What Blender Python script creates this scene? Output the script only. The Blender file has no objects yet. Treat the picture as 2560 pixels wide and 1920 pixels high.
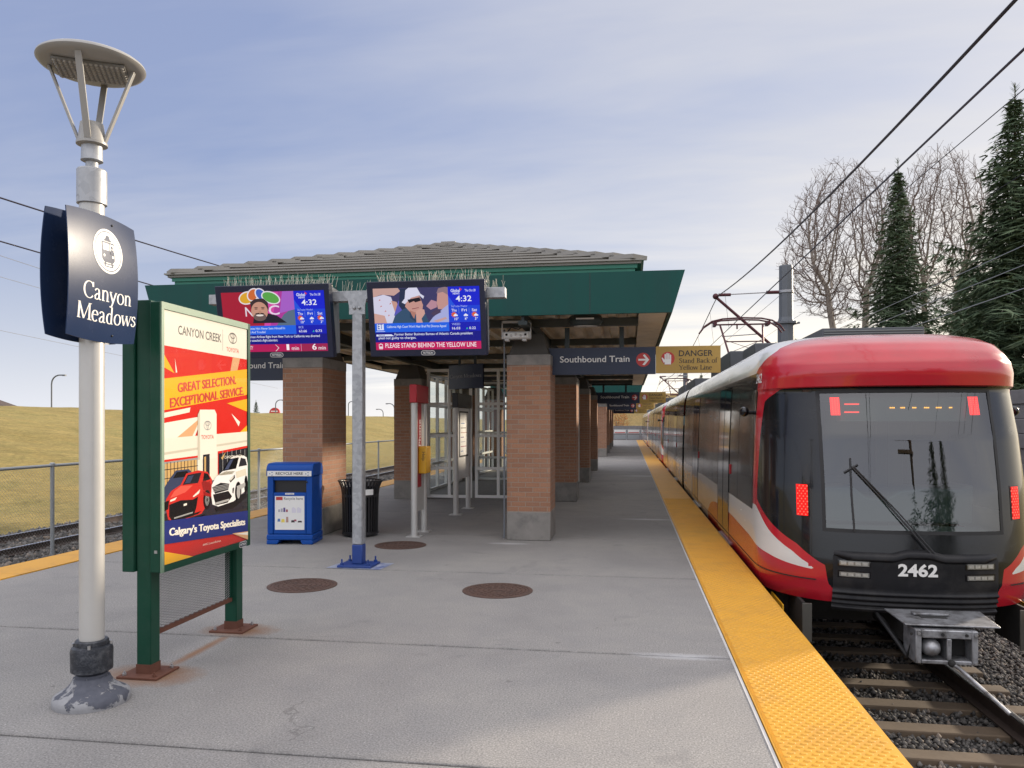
import bpy, bmesh, math, random
import numpy as np
from mathutils import Vector, Matrix, noise
R = math.radians
random.seed(7); rng = np.random.default_rng(7)
sc = bpy.context.scene
col = sc.collection

# ---------------------------------------------------------------- camera
EYE = 1.64; YAW = math.atan(292 / 1922.0)
cam = bpy.data.cameras.new('camera'); cam_o = bpy.data.objects.new('camera', cam); col.objects.link(cam_o)
cam.sensor_width = 36.0; cam.lens = 36.0 * 1922 / 2560; cam.shift_y = 98 / 2560.0
cam.clip_start = 0.05; cam.clip_end = 3000
cam_o.location = (0, 0, EYE); cam_o.rotation_euler = (R(90), 0, YAW)
sc.camera = cam_o

# ---------------------------------------------------------------- world, sun, exposure
SUN_AZ, SUN_EL = R(46), R(15)            # azimuth from +Y towards +X
SKY_STRENGTH = 0.12; SUN_STRENGTH = 3.7; EXPOSURE = 0.55; OVERHEAD = 1.15; BEHIND = 0.8
w = bpy.data.worlds.new('World'); sc.world = w; w.use_nodes = True
nt = w.node_tree; nt.nodes.clear()
def N(t, typ, **k):
    n = t.nodes.new(typ)
    for a, b in k.items():
        if a == 'inp':
            for i, v in b.items(): n.inputs[i].default_value = v
        else: setattr(n, a, b)
    return n
out = N(nt, 'ShaderNodeOutputWorld'); bg = N(nt, 'ShaderNodeBackground')
sky = N(nt, 'ShaderNodeTexSky'); sky.sky_type = 'NISHITA'; sky.sun_disc = False
sky.sun_elevation = SUN_EL; sky.sun_rotation = SUN_AZ
sky.air_density = 1.0; sky.dust_density = 1.2; sky.ozone_density = 2.0
tc = N(nt, 'ShaderNodeTexCoord'); sep = N(nt, 'ShaderNodeSeparateXYZ')
nt.links.new(tc.outputs['Generated'], sep.inputs[0])
def M(t, op, a, b=None, c=None, clamp=False):
    n = t.nodes.new('ShaderNodeMath'); n.operation = op; n.use_clamp = clamp
    for i, v in enumerate((a, b, c)):
        if v is None: continue
        if hasattr(v, 'is_linked'): t.links.new(v, n.inputs[i])
        else: n.inputs[i].default_value = v
    return n.outputs[0]
def MIX(t, f, a, b, blend='MIX'):
    n = t.nodes.new('ShaderNodeMix'); n.data_type = 'RGBA'; n.blend_type = blend
    for s, v in ((0, f), (6, a), (7, b)):
        if hasattr(v, 'is_linked'): t.links.new(v, n.inputs[s])
        else: n.inputs[s].default_value = (tuple(v) + (1,))[:4] if s else v
    return n.outputs[2]
# clouds: thin streaks lying on a high flat layer (direction divided by its height)
zc = M(nt, 'ADD', M(nt, 'MAXIMUM', sep.outputs[2], 0.0), 0.10)
px = M(nt, 'DIVIDE', sep.outputs[0], zc); py = M(nt, 'DIVIDE', sep.outputs[1], zc)
cmb = N(nt, 'ShaderNodeCombineXYZ'); nt.links.new(px, cmb.inputs[0]); nt.links.new(py, cmb.inputs[1])
mp = N(nt, 'ShaderNodeMapping'); mp.inputs['Rotation'].default_value = (0, 0, R(24)); mp.inputs['Scale'].default_value = (0.32, 1.0, 1)
nt.links.new(cmb.outputs[0], mp.inputs[0])
n1 = N(nt, 'ShaderNodeTexNoise', inp={'Scale': 0.55, 'Detail': 6.0, 'Roughness': 0.55, 'Distortion': 0.6}); nt.links.new(mp.outputs[0], n1.inputs['Vector'])
n2 = N(nt, 'ShaderNodeTexNoise', inp={'Scale': 2.2, 'Detail': 5.0, 'Roughness': 0.6, 'Distortion': 0.3}); nt.links.new(mp.outputs[0], n2.inputs['Vector'])
sd = Vector((math.sin(SUN_AZ) * math.cos(SUN_EL), math.cos(SUN_AZ) * math.cos(SUN_EL), math.sin(SUN_EL)))
dot = N(nt, 'ShaderNodeVectorMath', operation='DOT_PRODUCT'); nt.links.new(tc.outputs['Generated'], dot.inputs[0]); dot.inputs[1].default_value = sd
toward = M(nt, 'MULTIPLY_ADD', dot.outputs['Value'], 0.5, 0.5)
t2 = M(nt, 'POWER', toward, 3.0)
cf = M(nt, 'ADD', M(nt, 'MULTIPLY', n1.outputs[0], 1.9), M(nt, 'MULTIPLY', n2.outputs[0], 0.65))
cf = M(nt, 'SUBTRACT', cf, 1.17)
cf = M(nt, 'ADD', cf, M(nt, 'MULTIPLY', t2, 0.62))
low = M(nt, 'SUBTRACT', 1.0, M(nt, 'MULTIPLY', sep.outputs[2], 3.2), clamp=True)
cf = M(nt, 'ADD', cf, M(nt, 'MULTIPLY', low, 0.25))
cf = M(nt, 'MINIMUM', M(nt, 'MAXIMUM', cf, 0.06), 0.92)
blue = MIX(nt, 0.72, sky.outputs[0], (1.85, 2.22, 3.7))
warm = M(nt, 'MULTIPLY', M(nt, 'POWER', toward, 5.0), low)
cl = MIX(nt, M(nt, 'MULTIPLY', warm, 1.1, clamp=True), MIX(nt, t2, (4.05, 4.12, 4.5), (5.1, 4.9, 4.6)), (8.4, 7.5, 5.9))
lowband = M(nt, 'POWER', M(nt, 'SUBTRACT', 1.0, M(nt, 'MULTIPLY', sep.outputs[2], 2.6), clamp=True), 2.0)
cl = MIX(nt, M(nt, 'MULTIPLY', lowband, .85), cl, MIX(nt, M(nt, 'POWER', toward, 2.5), (5.2, 5.6, 6.3), (9.2, 8.2, 6.4)))
skyc = MIX(nt, M(nt, 'MAXIMUM', cf, M(nt, 'MULTIPLY', lowband, .8)), blue, cl)
# unseen sky overhead and behind the camera brightened, added to light the ground
def sstep(x, a, b_):
    n = nt.nodes.new('ShaderNodeMapRange'); n.interpolation_type = 'SMOOTHSTEP'; nt.links.new(x, n.inputs[0]); n.inputs[1].default_value = a; n.inputs[2].default_value = b_; return n.outputs[0]
boost = M(nt, 'ADD', M(nt, 'MULTIPLY', sstep(sep.outputs[2], .46, .85), OVERHEAD), M(nt, 'MULTIPLY', M(nt, 'MULTIPLY', sstep(sep.outputs[1], .30, -.55), sstep(sep.outputs[2], -.02, .12)), BEHIND))
bc = N(nt, 'ShaderNodeVectorMath', operation='SCALE'); bc.inputs[0].default_value = (5.0, 4.7, 4.3); nt.links.new(boost, bc.inputs['Scale'])
add = N(nt, 'ShaderNodeVectorMath', operation='ADD'); nt.links.new(skyc, add.inputs[0]); nt.links.new(bc.outputs[0], add.inputs[1])
nt.links.new(add.outputs[0], bg.inputs[0]); bg.inputs[1].default_value = SKY_STRENGTH
nt.links.new(bg.outputs[0], out.inputs[0])
sun = bpy.data.lights.new('sun', 'SUN'); sun.energy = SUN_STRENGTH; sun.angle = R(2.5); sun.color = (1.0, 0.86, 0.68)
sun_o = bpy.data.objects.new('sun', sun); col.objects.link(sun_o)
sun_o.rotation_euler = (-sd).to_track_quat('-Z', 'Y').to_euler()
vs = sc.view_settings; sc.display_settings.display_device = 'sRGB'
vs.view_transform = 'Standard'; vs.look = 'None'; vs.exposure = EXPOSURE; vs.gamma = 1.0; vs.use_curve_mapping = False
sc.render.engine = 'CYCLES'
cy = sc.cycles; cy.use_denoising = True; cy.max_bounces = 10; cy.diffuse_bounces = 6; cy.glossy_bounces = 4; cy.transparent_max_bounces = 24
cy.sample_clamp_indirect = 8.0; cy.caustics_reflective = False; cy.caustics_refractive = False
try: cy.denoiser = 'OPENIMAGEDENOISE'
except Exception: pass

# ---------------------------------------------------------------- materials
MATS = {}
def srgb(h):
    h = h.lstrip('#'); c = [int(h[i:i + 2], 16) / 255 for i in (0, 2, 4)]
    return tuple(x / 12.92 if x < 0.04045 else ((x + 0.055) / 1.055) ** 2.4 for x in c)
def newmat(name):
    m = bpy.data.materials.new(name); m.use_nodes = True; t = m.node_tree
    b = t.nodes['Principled BSDF']; MATS[name] = m
    return m, t, b
def texco(t, kind='Object', scale=(1, 1, 1), rot=(0, 0, 0)):
    c = t.nodes.new('ShaderNodeTexCoord'); m = t.nodes.new('ShaderNodeMapping')
    m.inputs['Scale'].default_value = scale; m.inputs['Rotation'].default_value = rot
    t.links.new(c.outputs[kind], m.inputs[0]); return m.outputs[0]
def nz(t, vec, scale, detail=3, rough=0.55, dist=0.0):
    n = N(t, 'ShaderNodeTexNoise', inp={'Scale': scale, 'Detail': detail, 'Roughness': rough, 'Distortion': dist})
    t.links.new(vec, n.inputs['Vector']); return n.outputs[0]
def ramp(t, fac, stops):
    n = t.nodes.new('ShaderNodeValToRGB'); e = n.color_ramp.elements
    while len(e) < len(stops): e.new(0.5)
    for i, (p, c) in enumerate(stops):
        e[i].position = p; e[i].color = tuple(c)[:3] + (1,) if hasattr(c, '__len__') else (c, c, c, 1)
    t.links.new(fac, n.inputs[0]); return n.outputs[0]
def bumpn(t, b, h, dist=0.01, strength=0.5):
    n = t.nodes.new('ShaderNodeBump'); n.inputs['Distance'].default_value = dist; n.inputs['Strength'].default_value = strength
    t.links.new(h, n.inputs['Height']); t.links.new(n.outputs[0], b.inputs['Normal'])
def mat(name, c, rough=0.5, metal=0.0, var=0.12, vs=6.0, bump=0.0, bs=60.0, coat=0.0, spec=None, dirt=None, dirt_amt=0.0, dirt_s=3.0, nospec=False, streak=False):
    if isinstance(c, str): c = srgb(c)
    m, t, b = newmat(name); v = texco(t)
    f = nz(t, v, vs, 5)
    o = MIX(t, f, [x * (1 - var) for x in c], [min(1, x * (1 + var)) for x in c])
    if dirt is not None:
        d = ramp(t, nz(t, texco(t, scale=(2.5, 2.5, .18)) if streak else v, dirt_s, 7, 0.65), [(0.46, 0.0), (0.72, 1.0)])
        o = MIX(t, M(t, 'MULTIPLY', d, dirt_amt), o, dirt)
    t.links.new(o, b.inputs['Base Color'])
    b.inputs['Metallic'].default_value = metal
    rr = M(t, 'MULTIPLY_ADD', nz(t, v, vs * 2.3, 4), 0.25 * rough, rough * 0.875)
    t.links.new(rr, b.inputs['Roughness'])
    if nospec: b.inputs['Specular IOR Level'].default_value = 0.25
    if coat: b.inputs['Coat Weight'].default_value = coat; b.inputs['Coat Roughness'].default_value = 0.06
    if spec is not None: b.inputs['Specular IOR Level'].default_value = spec
    if bump: bumpn(t, b, nz(t, v, bs, 4), 0.004, bump)
    return m
def emit(name, c, s=1.0, rough=0.25):
    if isinstance(c, str): c = srgb(c)
    m, t, b = newmat(name); b.inputs['Base Color'].default_value = (0.01, 0.01, 0.012, 1); b.inputs['Roughness'].default_value = rough; b.inputs['Specular IOR Level'].default_value = 0.2
    b.inputs['Emission Color'].default_value = tuple(c) + (1,); b.inputs['Emission Strength'].default_value = s
    return m
def glassmat(name, tint=(0.9, 0.95, 0.95), refl=0.08, rough=0.01, dark=0.0):
    m, t, b = newmat(name); t.nodes.remove(b)
    o = t.nodes['Material Output']; tr = N(t, 'ShaderNodeBsdfTransparent'); tr.inputs[0].default_value = tuple(tint) + (1,)
    gl = N(t, 'ShaderNodeBsdfGlossy'); gl.inputs['Roughness'].default_value = rough
    lw = N(t, 'ShaderNodeLayerWeight'); lw.inputs[0].default_value = 0.5
    fac = M(t, 'ADD', M(t, 'MULTIPLY_ADD', M(t, 'POWER', lw.outputs['Facing'], 5.0), 0.93, 0.045), refl, clamp=True)
    mx = N(t, 'ShaderNodeMixShader'); t.links.new(fac, mx.inputs[0]); t.links.new(tr.outputs[0], mx.inputs[1]); t.links.new(gl.outputs[0], mx.inputs[2])
    t.links.new(mx.outputs[0], o.inputs[0]); return m

# ---------------------------------------------------------------- mesh builder
WL = {}
def smoothz(m, ang=35):
    m.polygons.foreach_set('use_smooth', [True] * len(m.polygons)); m.set_sharp_from_angle(angle=R(ang))
_TX = {}
def text_geo(s, bold=0.0):
    k = (s, bold)
    if k not in _TX:
        c = bpy.data.curves.new('t', 'FONT'); c.body = s; c.size = 1.0; c.offset = bold; c.resolution_u = 3; c.fill_mode = 'FRONT'
        o = bpy.data.objects.new('t', c); m = bpy.data.meshes.new_from_object(o)
        _TX[k] = ([tuple(v.co) for v in m.vertices], [tuple(p.vertices) for p in m.polygons])
        bpy.data.objects.remove(o); bpy.data.meshes.remove(m); bpy.data.curves.remove(c)
    return _TX[k]
class Layers:
    """flat printed pieces: each lies one sheet above whatever it overlaps"""
    def __init__(s, step): s.b = []; s.step = step
    def off(s, pts):
        x0 = min(p[0] for p in pts); x1 = max(p[0] for p in pts); y0 = min(p[1] for p in pts); y1 = max(p[1] for p in pts); l = 0
        for a0, a1, b0, b1, k in s.b:
            if x0 < a1 and a0 < x1 and y0 < b1 and b0 < y1: l = max(l, k)
        s.b.append((x0, x1, y0, y1, l + 1)); return (l + 1) * s.step
class MB:
    def __init__(s): s.v = []; s.f = []; s.m = []
    def add(s, vs, fs, m):
        b = len(s.v); s.v.extend([tuple(x) for x in vs]); s.f.extend([tuple(i + b for i in f) for f in fs]); s.m.extend([m] * len(fs)); return s
    def box(s, x0, x1, y0, y1, z0, z1, m):
        vs = [(x, y, z) for z in (z0, z1) for y in (y0, y1) for x in (x0, x1)]
        return s.add(vs, [(0, 2, 3, 1), (4, 5, 7, 6), (0, 1, 5, 4), (2, 6, 7, 3), (0, 4, 6, 2), (1, 3, 7, 5)], m)
    def hexa(s, lo, hi, m):   # two quads (4 points each, same order) joined
        return s.add(list(lo) + list(hi), [(3, 2, 1, 0), (4, 5, 6, 7), (0, 1, 5, 4), (1, 2, 6, 5), (2, 3, 7, 6), (3, 0, 4, 7)], m)
    def bar(s, p0, p1, wx, wy, m, up=(0, 0, 1)):
        p0 = Vector(p0); p1 = Vector(p1); d = (p1 - p0).normalized(); u = Vector(up)
        if abs(d.dot(u)) > 0.98: u = Vector((0, 1, 0))
        a = d.cross(u).normalized(); b = a.cross(d).normalized()
        q = lambda p: [p + a * wx / 2 * i + b * wy / 2 * j for i, j in ((-1, -1), (1, -1), (1, 1), (-1, 1))]
        return s.hexa(q(p0), q(p1), m)
    def tube(s, pts, r, m, n=8, caps=True):
        pts = [Vector(p) for p in pts]; rs = r if hasattr(r, '__len__') else [r] * len(pts)
        vs = []; fs = []; a = None
        for i, p in enumerate(pts):
            d = (pts[min(i + 1, len(pts) - 1)] - pts[max(i - 1, 0)]).normalized()
            if a is None:
                u = Vector((0, 0, 1)) if abs(d.z) < 0.9 else Vector((1, 0, 0)); a = d.cross(u).normalized()
            a = (a - d * a.dot(d)).normalized(); b = d.cross(a)
            for k in range(n):
                t = 2 * math.pi * k / n; vs.append(p + (a * math.cos(t) + b * math.sin(t)) * rs[i])
        for i in range(len(pts) - 1):
            for k in range(n): fs.append((i * n + k, i * n + (k + 1) % n, (i + 1) * n + (k + 1) % n, (i + 1) * n + k))
        if caps: fs.append(tuple(range(n))[::-1]); fs.append(tuple((len(pts) - 1) * n + k for k in range(n)))
        return s.add(vs, fs, m)
    def lathe(s, cx, cy, prof, m, n=32, cap=True, sx=1, sy=1):
        vs = []; fs = []
        for r, z in prof:
            for k in range(n): t = 2 * math.pi * k / n; vs.append((cx + r * math.cos(t) * sx, cy + r * math.sin(t) * sy, z))
        for i in range(len(prof) - 1):
            for k in range(n): fs.append((i * n + k, i * n + (k + 1) % n, (i + 1) * n + (k + 1) % n, (i + 1) * n + k))
        if cap: fs.append(tuple(range(n))[::-1]); fs.append(tuple((len(prof) - 1) * n + k for k in range(n)))
        return s.add(vs, fs, m)
    def poly(s, pts, O, U, V, m, off=0.0):
        O = Vector(O); U = Vector(U); V = Vector(V); W = U.cross(V).normalized() * off
        return s.add([O + U * a + V * b + W for a, b in pts], [tuple(range(len(pts)))], m)
    def prism(s, pts, O, U, V, m, depth, m2=None):   # polygon in the plane O,U,V pushed along -normal
        O = Vector(O); U = Vector(U); V = Vector(V); W = U.cross(V).normalized() * depth; n = len(pts)
        f = [O + U * a + V * b for a, b in pts]; vs = f + [p - W for p in f]
        s.add(vs, [tuple(range(n))], m)
        b = len(s.v) - 2 * n
        fs = [tuple(b + n + i for i in range(n))[::-1]] + [(b + i, b + n + i, b + n + (i + 1) % n, b + (i + 1) % n) for i in range(n)]
        s.f.extend(fs); s.m.extend([m2 or m] * len(fs)); return s
    def text(s, t, O, U, V, size, m, bold=0.0, align='L', sx=1.0, off=0.0, slant=0.0, width=None):
        vs, fs = text_geo(t, bold)
        if not vs: return s
        x0 = min(v[0] for v in vs); x1 = max(v[0] for v in vs)
        if width: sx = width / ((x1 - x0) * size)
        dx = {'L': -x0, 'C': -(x0 + x1) / 2, 'R': -x1}[align]
        O = Vector(O); U = Vector(U).normalized(); V = Vector(V).normalized(); W = U.cross(V).normalized() * off
        return s.add([O + U * ((v[0] + dx) * sx + v[1] * slant) * size + V * v[1] * size + W for v in vs], fs, m)
    def sphere(s, c, r, m, n=16, k=10, sc_=(1, 1, 1)):
        vs = []; fs = []
        for i in range(k + 1):
            th = math.pi * i / k
            for j in range(n):
                ph = 2 * math.pi * j / n
                vs.append((c[0] + r * sc_[0] * math.sin(th) * math.cos(ph), c[1] + r * sc_[1] * math.sin(th) * math.sin(ph), c[2] + r * sc_[2] * math.cos(th)))
        for i in range(k):
            for j in range(n): fs.append((i * n + j, (i + 1) * n + j, (i + 1) * n + (j + 1) % n, i * n + (j + 1) % n))
        return s.add(vs, fs, m)
    def build(s, name, parent=None, at=None, bevel=0.0, smooth=True, ang=35, seg=2):
        org = Vector(WL[parent.name]) if parent is not None else Vector(at or (0, 0, 0))
        me = bpy.data.meshes.new(name)
        V = np.array(s.v, dtype=np.float64) - np.array(org)
        me.from_pydata(V.tolist(), [], s.f)
        slots = []
        for m in s.m:
            if m not in slots: slots.append(m)
        for m in slots: me.materials.append(m)
        idx = {m.name: i for i, m in enumerate(slots)}
        me.polygons.foreach_set('material_index', [idx[m.name] for m in s.m])
        me.update(); boxuv(me, V)
        if smooth: smoothz(me, ang)
        o = bpy.data.objects.new(name, me); col.objects.link(o)
        if parent is not None: o.parent = parent; WL[o.name] = tuple(org)
        else: o.location = org; WL[o.name] = tuple(org)
        if bevel:
            bm = o.modifiers.new('bevel', 'BEVEL'); bm.width = bevel; bm.segments = seg; bm.limit_method = 'ANGLE'; bm.angle_limit = R(40); bm.harden_normals = False
        return o
def boxuv(me, V):
    n = len(me.loops)
    if not n: return
    uv = me.uv_layers.new(name='uv')
    li = np.zeros(n, dtype=np.int64); me.loops.foreach_get('vertex_index', li)
    nf = len(me.polygons); nrm = np.zeros(nf * 3); me.polygons.foreach_get('normal', nrm); nrm = np.abs(nrm.reshape(-1, 3))
    lt = np.zeros(nf, dtype=np.int64); me.polygons.foreach_get('loop_total', lt)
    ax = np.repeat(np.argmax(nrm, axis=1), lt); P = V[li]
    u = np.where(ax == 0, P[:, 1], P[:, 0]); v = np.where(ax == 2, P[:, 1], P[:, 2])
    uv.data.foreach_set('uv', np.stack([u, v], 1).ravel())
def npmesh(name, V, F, m, parent=None, smooth=False, at=None):
    """V (n,3), F (k,3|4) arrays -> object"""
    org = np.array(WL[parent.name]) if parent is not None else np.array(at or (0, 0, 0), dtype=float)
    V = np.asarray(V, dtype=np.float32) - org.astype(np.float32); F = np.asarray(F, dtype=np.int32)
    me = bpy.data.meshes.new(name); me.vertices.add(len(V)); me.vertices.foreach_set('co', V.ravel())
    k = F.shape[1]; me.loops.add(F.size); me.loops.foreach_set('vertex_index', F.ravel())
    me.polygons.add(len(F)); me.polygons.foreach_set('loop_start', np.arange(0, F.size, k, dtype=np.int32))
    try: me.polygons.foreach_set('loop_total', np.full(len(F), k, dtype=np.int32))
    except Exception: pass
    me.update(calc_edges=True); me.validate()
    for mm in (m if isinstance(m, (list, tuple)) else [m]): me.materials.append(mm)
    if smooth: me.polygons.foreach_set('use_smooth', [True] * len(me.polygons))
    o = bpy.data.objects.new(name, me); col.objects.link(o); o.location = org
    if parent is not None: o.parent = parent; o.location = (0, 0, 0)
    WL[o.name] = tuple(org); return o
def tag(o, label, cat, group=None):
    o['label'] = label; o['category'] = cat
    if group: o['group'] = group
    return o
def kind(o, k): o['kind'] = k; return o
def thing(name, label, cat, loc=(0, 0, 0), group=None):
    o = bpy.data.objects.new(name, None); col.objects.link(o); o.location = loc; o.empty_display_size = 0.2
    WL[o.name] = tuple(loc); return tag(o, label, cat, group)
KIDS = lambda o: [c for c in bpy.data.objects if c.parent == o]
def copy_tree(o, parent=None):
    c = o.copy(); col.objects.link(c); c.parent = parent
    if o.name in WL: WL[c.name] = WL[o.name]
    for ch in KIDS(o): copy_tree(ch, c)
    return c
def clone(o, loc, label, rot=None):
    c = copy_tree(o); c.location = loc; c['label'] = label; WL[c.name] = tuple(loc)
    if rot is not None: c.rotation_euler = (0, 0, rot)
    return c
def lerp(a, b, t): return a + (b - a) * t
def ray(px, py):
    """direction of a reference pixel, used to read distances off the plan"""
    u = (px - 1280) / 1922.0; v = (1058 - py) / 1922.0; c, s = math.cos(YAW), math.sin(YAW)
    return Vector((-s + u * c, c + u * s, v))
def atX(px, py, x): d = ray(px, py); return Vector((x, d.y * x / d.x, EYE + d.z * x / d.x))
def atY(px, py, y): d = ray(px, py); return Vector((d.x * y / d.y, y, EYE + d.z * y / d.y))

# serif lettering: pen strokes, thick on the stems and thin across
_ARC = lambda cx, cy, rx, ry, a0, a1, n=14: [(cx + rx * math.cos(R(a0 + (a1 - a0) * i / n)), cy + ry * math.sin(R(a0 + (a1 - a0) * i / n))) for i in range(n + 1)]
def _sf(x, y, w=0.11): return [(x - w, y), (x + w, y)]
SERIF = {
 'C': (0.62, [_ARC(.34, .34, .29, .345, 48, 318, 22), [(.56, .68), (.56, .48)]], []),
 'M': (0.86, [[(.12, 0), (.14, .67)], [(.14, .67), (.42, .02)], [(.42, .02), (.70, .67)], [(.72, .67), (.74, 0)]], [(.12, .012, .10), (.74, .012, .13), (.12, .668, .07), (.74, .668, .09)]),
 'S': (0.50, [[(.41, .56), (.36, .65), (.25, .68), (.12, .62), (.10, .51), (.20, .40), (.36, .31), (.43, .18), (.36, .04), (.23, 0), (.10, .06), (.06, .17)]], []),
 'B': (0.56, [[(.15, 0), (.15, .68)], _ARC(.22, .51, .19, .165, 90, -90), _ARC(.22, .175, .25, .17, 90, -90)], [(.15, .012, .10), (.15, .668, .10)]),
 'Y': (0.64, [[(.08, .67), (.32, .32)], [(.57, .67), (.33, .32)], [(.325, .34), (.325, 0)]], [(.325, .012, .12), (.09, .668, .11), (.56, .668, .09)]),
 'L': (0.54, [[(.15, 0), (.15, .68)], [(.15, .02), (.48, .02)], [(.48, 0), (.50, .17)]], [(.15, .668, .11), (.13, .012, .08)]),
 'a': (0.44, [[(.06, .36), (.12, .43), (.21, .45), (.29, .40), (.305, .30), (.305, .08), (.36, .01), (.43, .04)], [(.30, .27), (.14, .22), (.06, .13), (.08, .03), (.16, 0), (.25, .04), (.30, .12)]], []),
 'n': (0.52, [[(.12, 0), (.12, .44)], [(.12, .34), (.20, .43), (.29, .45), (.37, .40), (.395, .30), (.395, 0)]], [(.12, .012, .09), (.395, .012, .09), (.08, .43, .06)]),
 'y': (0.47, [[(.05, .44), (.235, .02)], [(.42, .44), (.235, .02), (.16, -.15), (.07, -.20), (.04, -.16)]], [(.07, .438, .08), (.41, .438, .065)]),
 'o': (0.50, [_ARC(.25, .225, .195, .225, 0, 360, 24)], []),
 'e': (0.44, [[(.06, .27), (.37, .27)], _ARC(.225, .225, .165, .225, 12, 318, 20)], []),
 'd': (0.52, [[(.37, 0), (.37, .71)], _ARC(.24, .215, .17, .215, 40, 320, 18)], [(.40, .012, .07), (.34, .70, .06)]),
 'w': (0.70, [[(.05, .44), (.20, .01)], [(.36, .43), (.205, .01)], [(.36, .43), (.51, .01)], [(.65, .44), (.515, .01)]], [(.07, .438, .08), (.64, .438, .065), (.35, .438, .07)]),
 's': (0.38, [[(.29, .36), (.25, .43), (.17, .45), (.08, .41), (.07, .33), (.15, .27), (.27, .20), (.31, .11), (.25, .02), (.16, 0), (.07, .04), (.045, .12)]], []),
 't': (0.31, [[(.14, .56), (.14, .10), (.18, .01), (.28, .05)]], [(.15, .438, .12)]),
 'k': (0.50, [[(.12, 0), (.12, .71)], [(.38, .44), (.13, .20)], [(.21, .27), (.42, .0)]], [(.12, .012, .09), (.42, .012, .08), (.38, .438, .07), (.09, .70, .05)]),
 'c': (0.42, [_ARC(.235, .225, .175, .225, 50, 318, 18)], []),
 'f': (0.31, [[(.30, .67), (.24, .71), (.16, .66), (.14, .55), (.14, 0)]], [(.14, .438, .11), (.14, .012, .09)]),
 'l': (0.25, [[(.125, 0), (.125, .71)]], [(.125, .012, .09), (.09, .70, .05)]),
 'i': (0.25, [[(.125, 0), (.125, .44)], [(.125, .585), (.125, .66)]], [(.125, .012, .09), (.09, .432, .05)]),
 ' ': (0.26, [], []),
}
def serif_width(s): return sum(SERIF[c][0] for c in s)
def serif_text(mb, s, O, U, V, size, m, align='C', off=0.0, fn=None, thick=0.085, thin=0.026):
    """fn maps plane coordinates (a, b) to a point; else O + U a + V b"""
    O = Vector(O) if O is not None else None
    if fn is None:
        U = Vector(U).normalized(); V = Vector(V).normalized(); Wn = U.cross(V).normalized()
        fn = lambda a, b, o: O + U * a + V * b + Wn * o
    x = -serif_width(s) * size * {'L': 0, 'C': .5, 'R': 1}[align]; q = 0
    for ch in s:
        wd, strokes, serifs = SERIF[ch]
        for st in strokes:
            q += 1; L = []; Rr = []
            for i, p in enumerate(st):
                a = st[max(i - 1, 0)]; b = st[min(i + 1, len(st) - 1)]
                dx, dy = b[0] - a[0], b[1] - a[1]; l = math.hypot(dx, dy) or 1; dx /= l; dy /= l
                wdt = thin + (thick - thin) * abs(dy) ** 1.6
                if len(st) == 2 and dx * dy > 0.1 and abs(dx) > 0.2: wdt = thin * 1.35
                L.append((p[0] - dy * wdt / 2, p[1] + dx * wdt / 2)); Rr.append((p[0] + dy * wdt / 2, p[1] - dx * wdt / 2))
            o = off + 0.0003 * (q % 5)
            vs = [fn(x + a * size, b * size, o) for a, b in L] + [fn(x + a * size, b * size, o) for a, b in Rr]; n = len(L)
            mb.add(vs, [(i, n + i, n + i + 1, i + 1) for i in range(n - 1)], m)
        for (sx, sy, sw) in serifs:
            q += 1; o = off + 0.0003 * (q % 5) + .0016; h = 0.014
            mb.add([fn(x + (sx + i * sw) * size, (sy + j * h) * size, o) for i, j in ((-1, -1), (1, -1), (1, 1), (-1, 1))], [(0, 1, 2, 3)], m)
        x += wd * size
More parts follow.
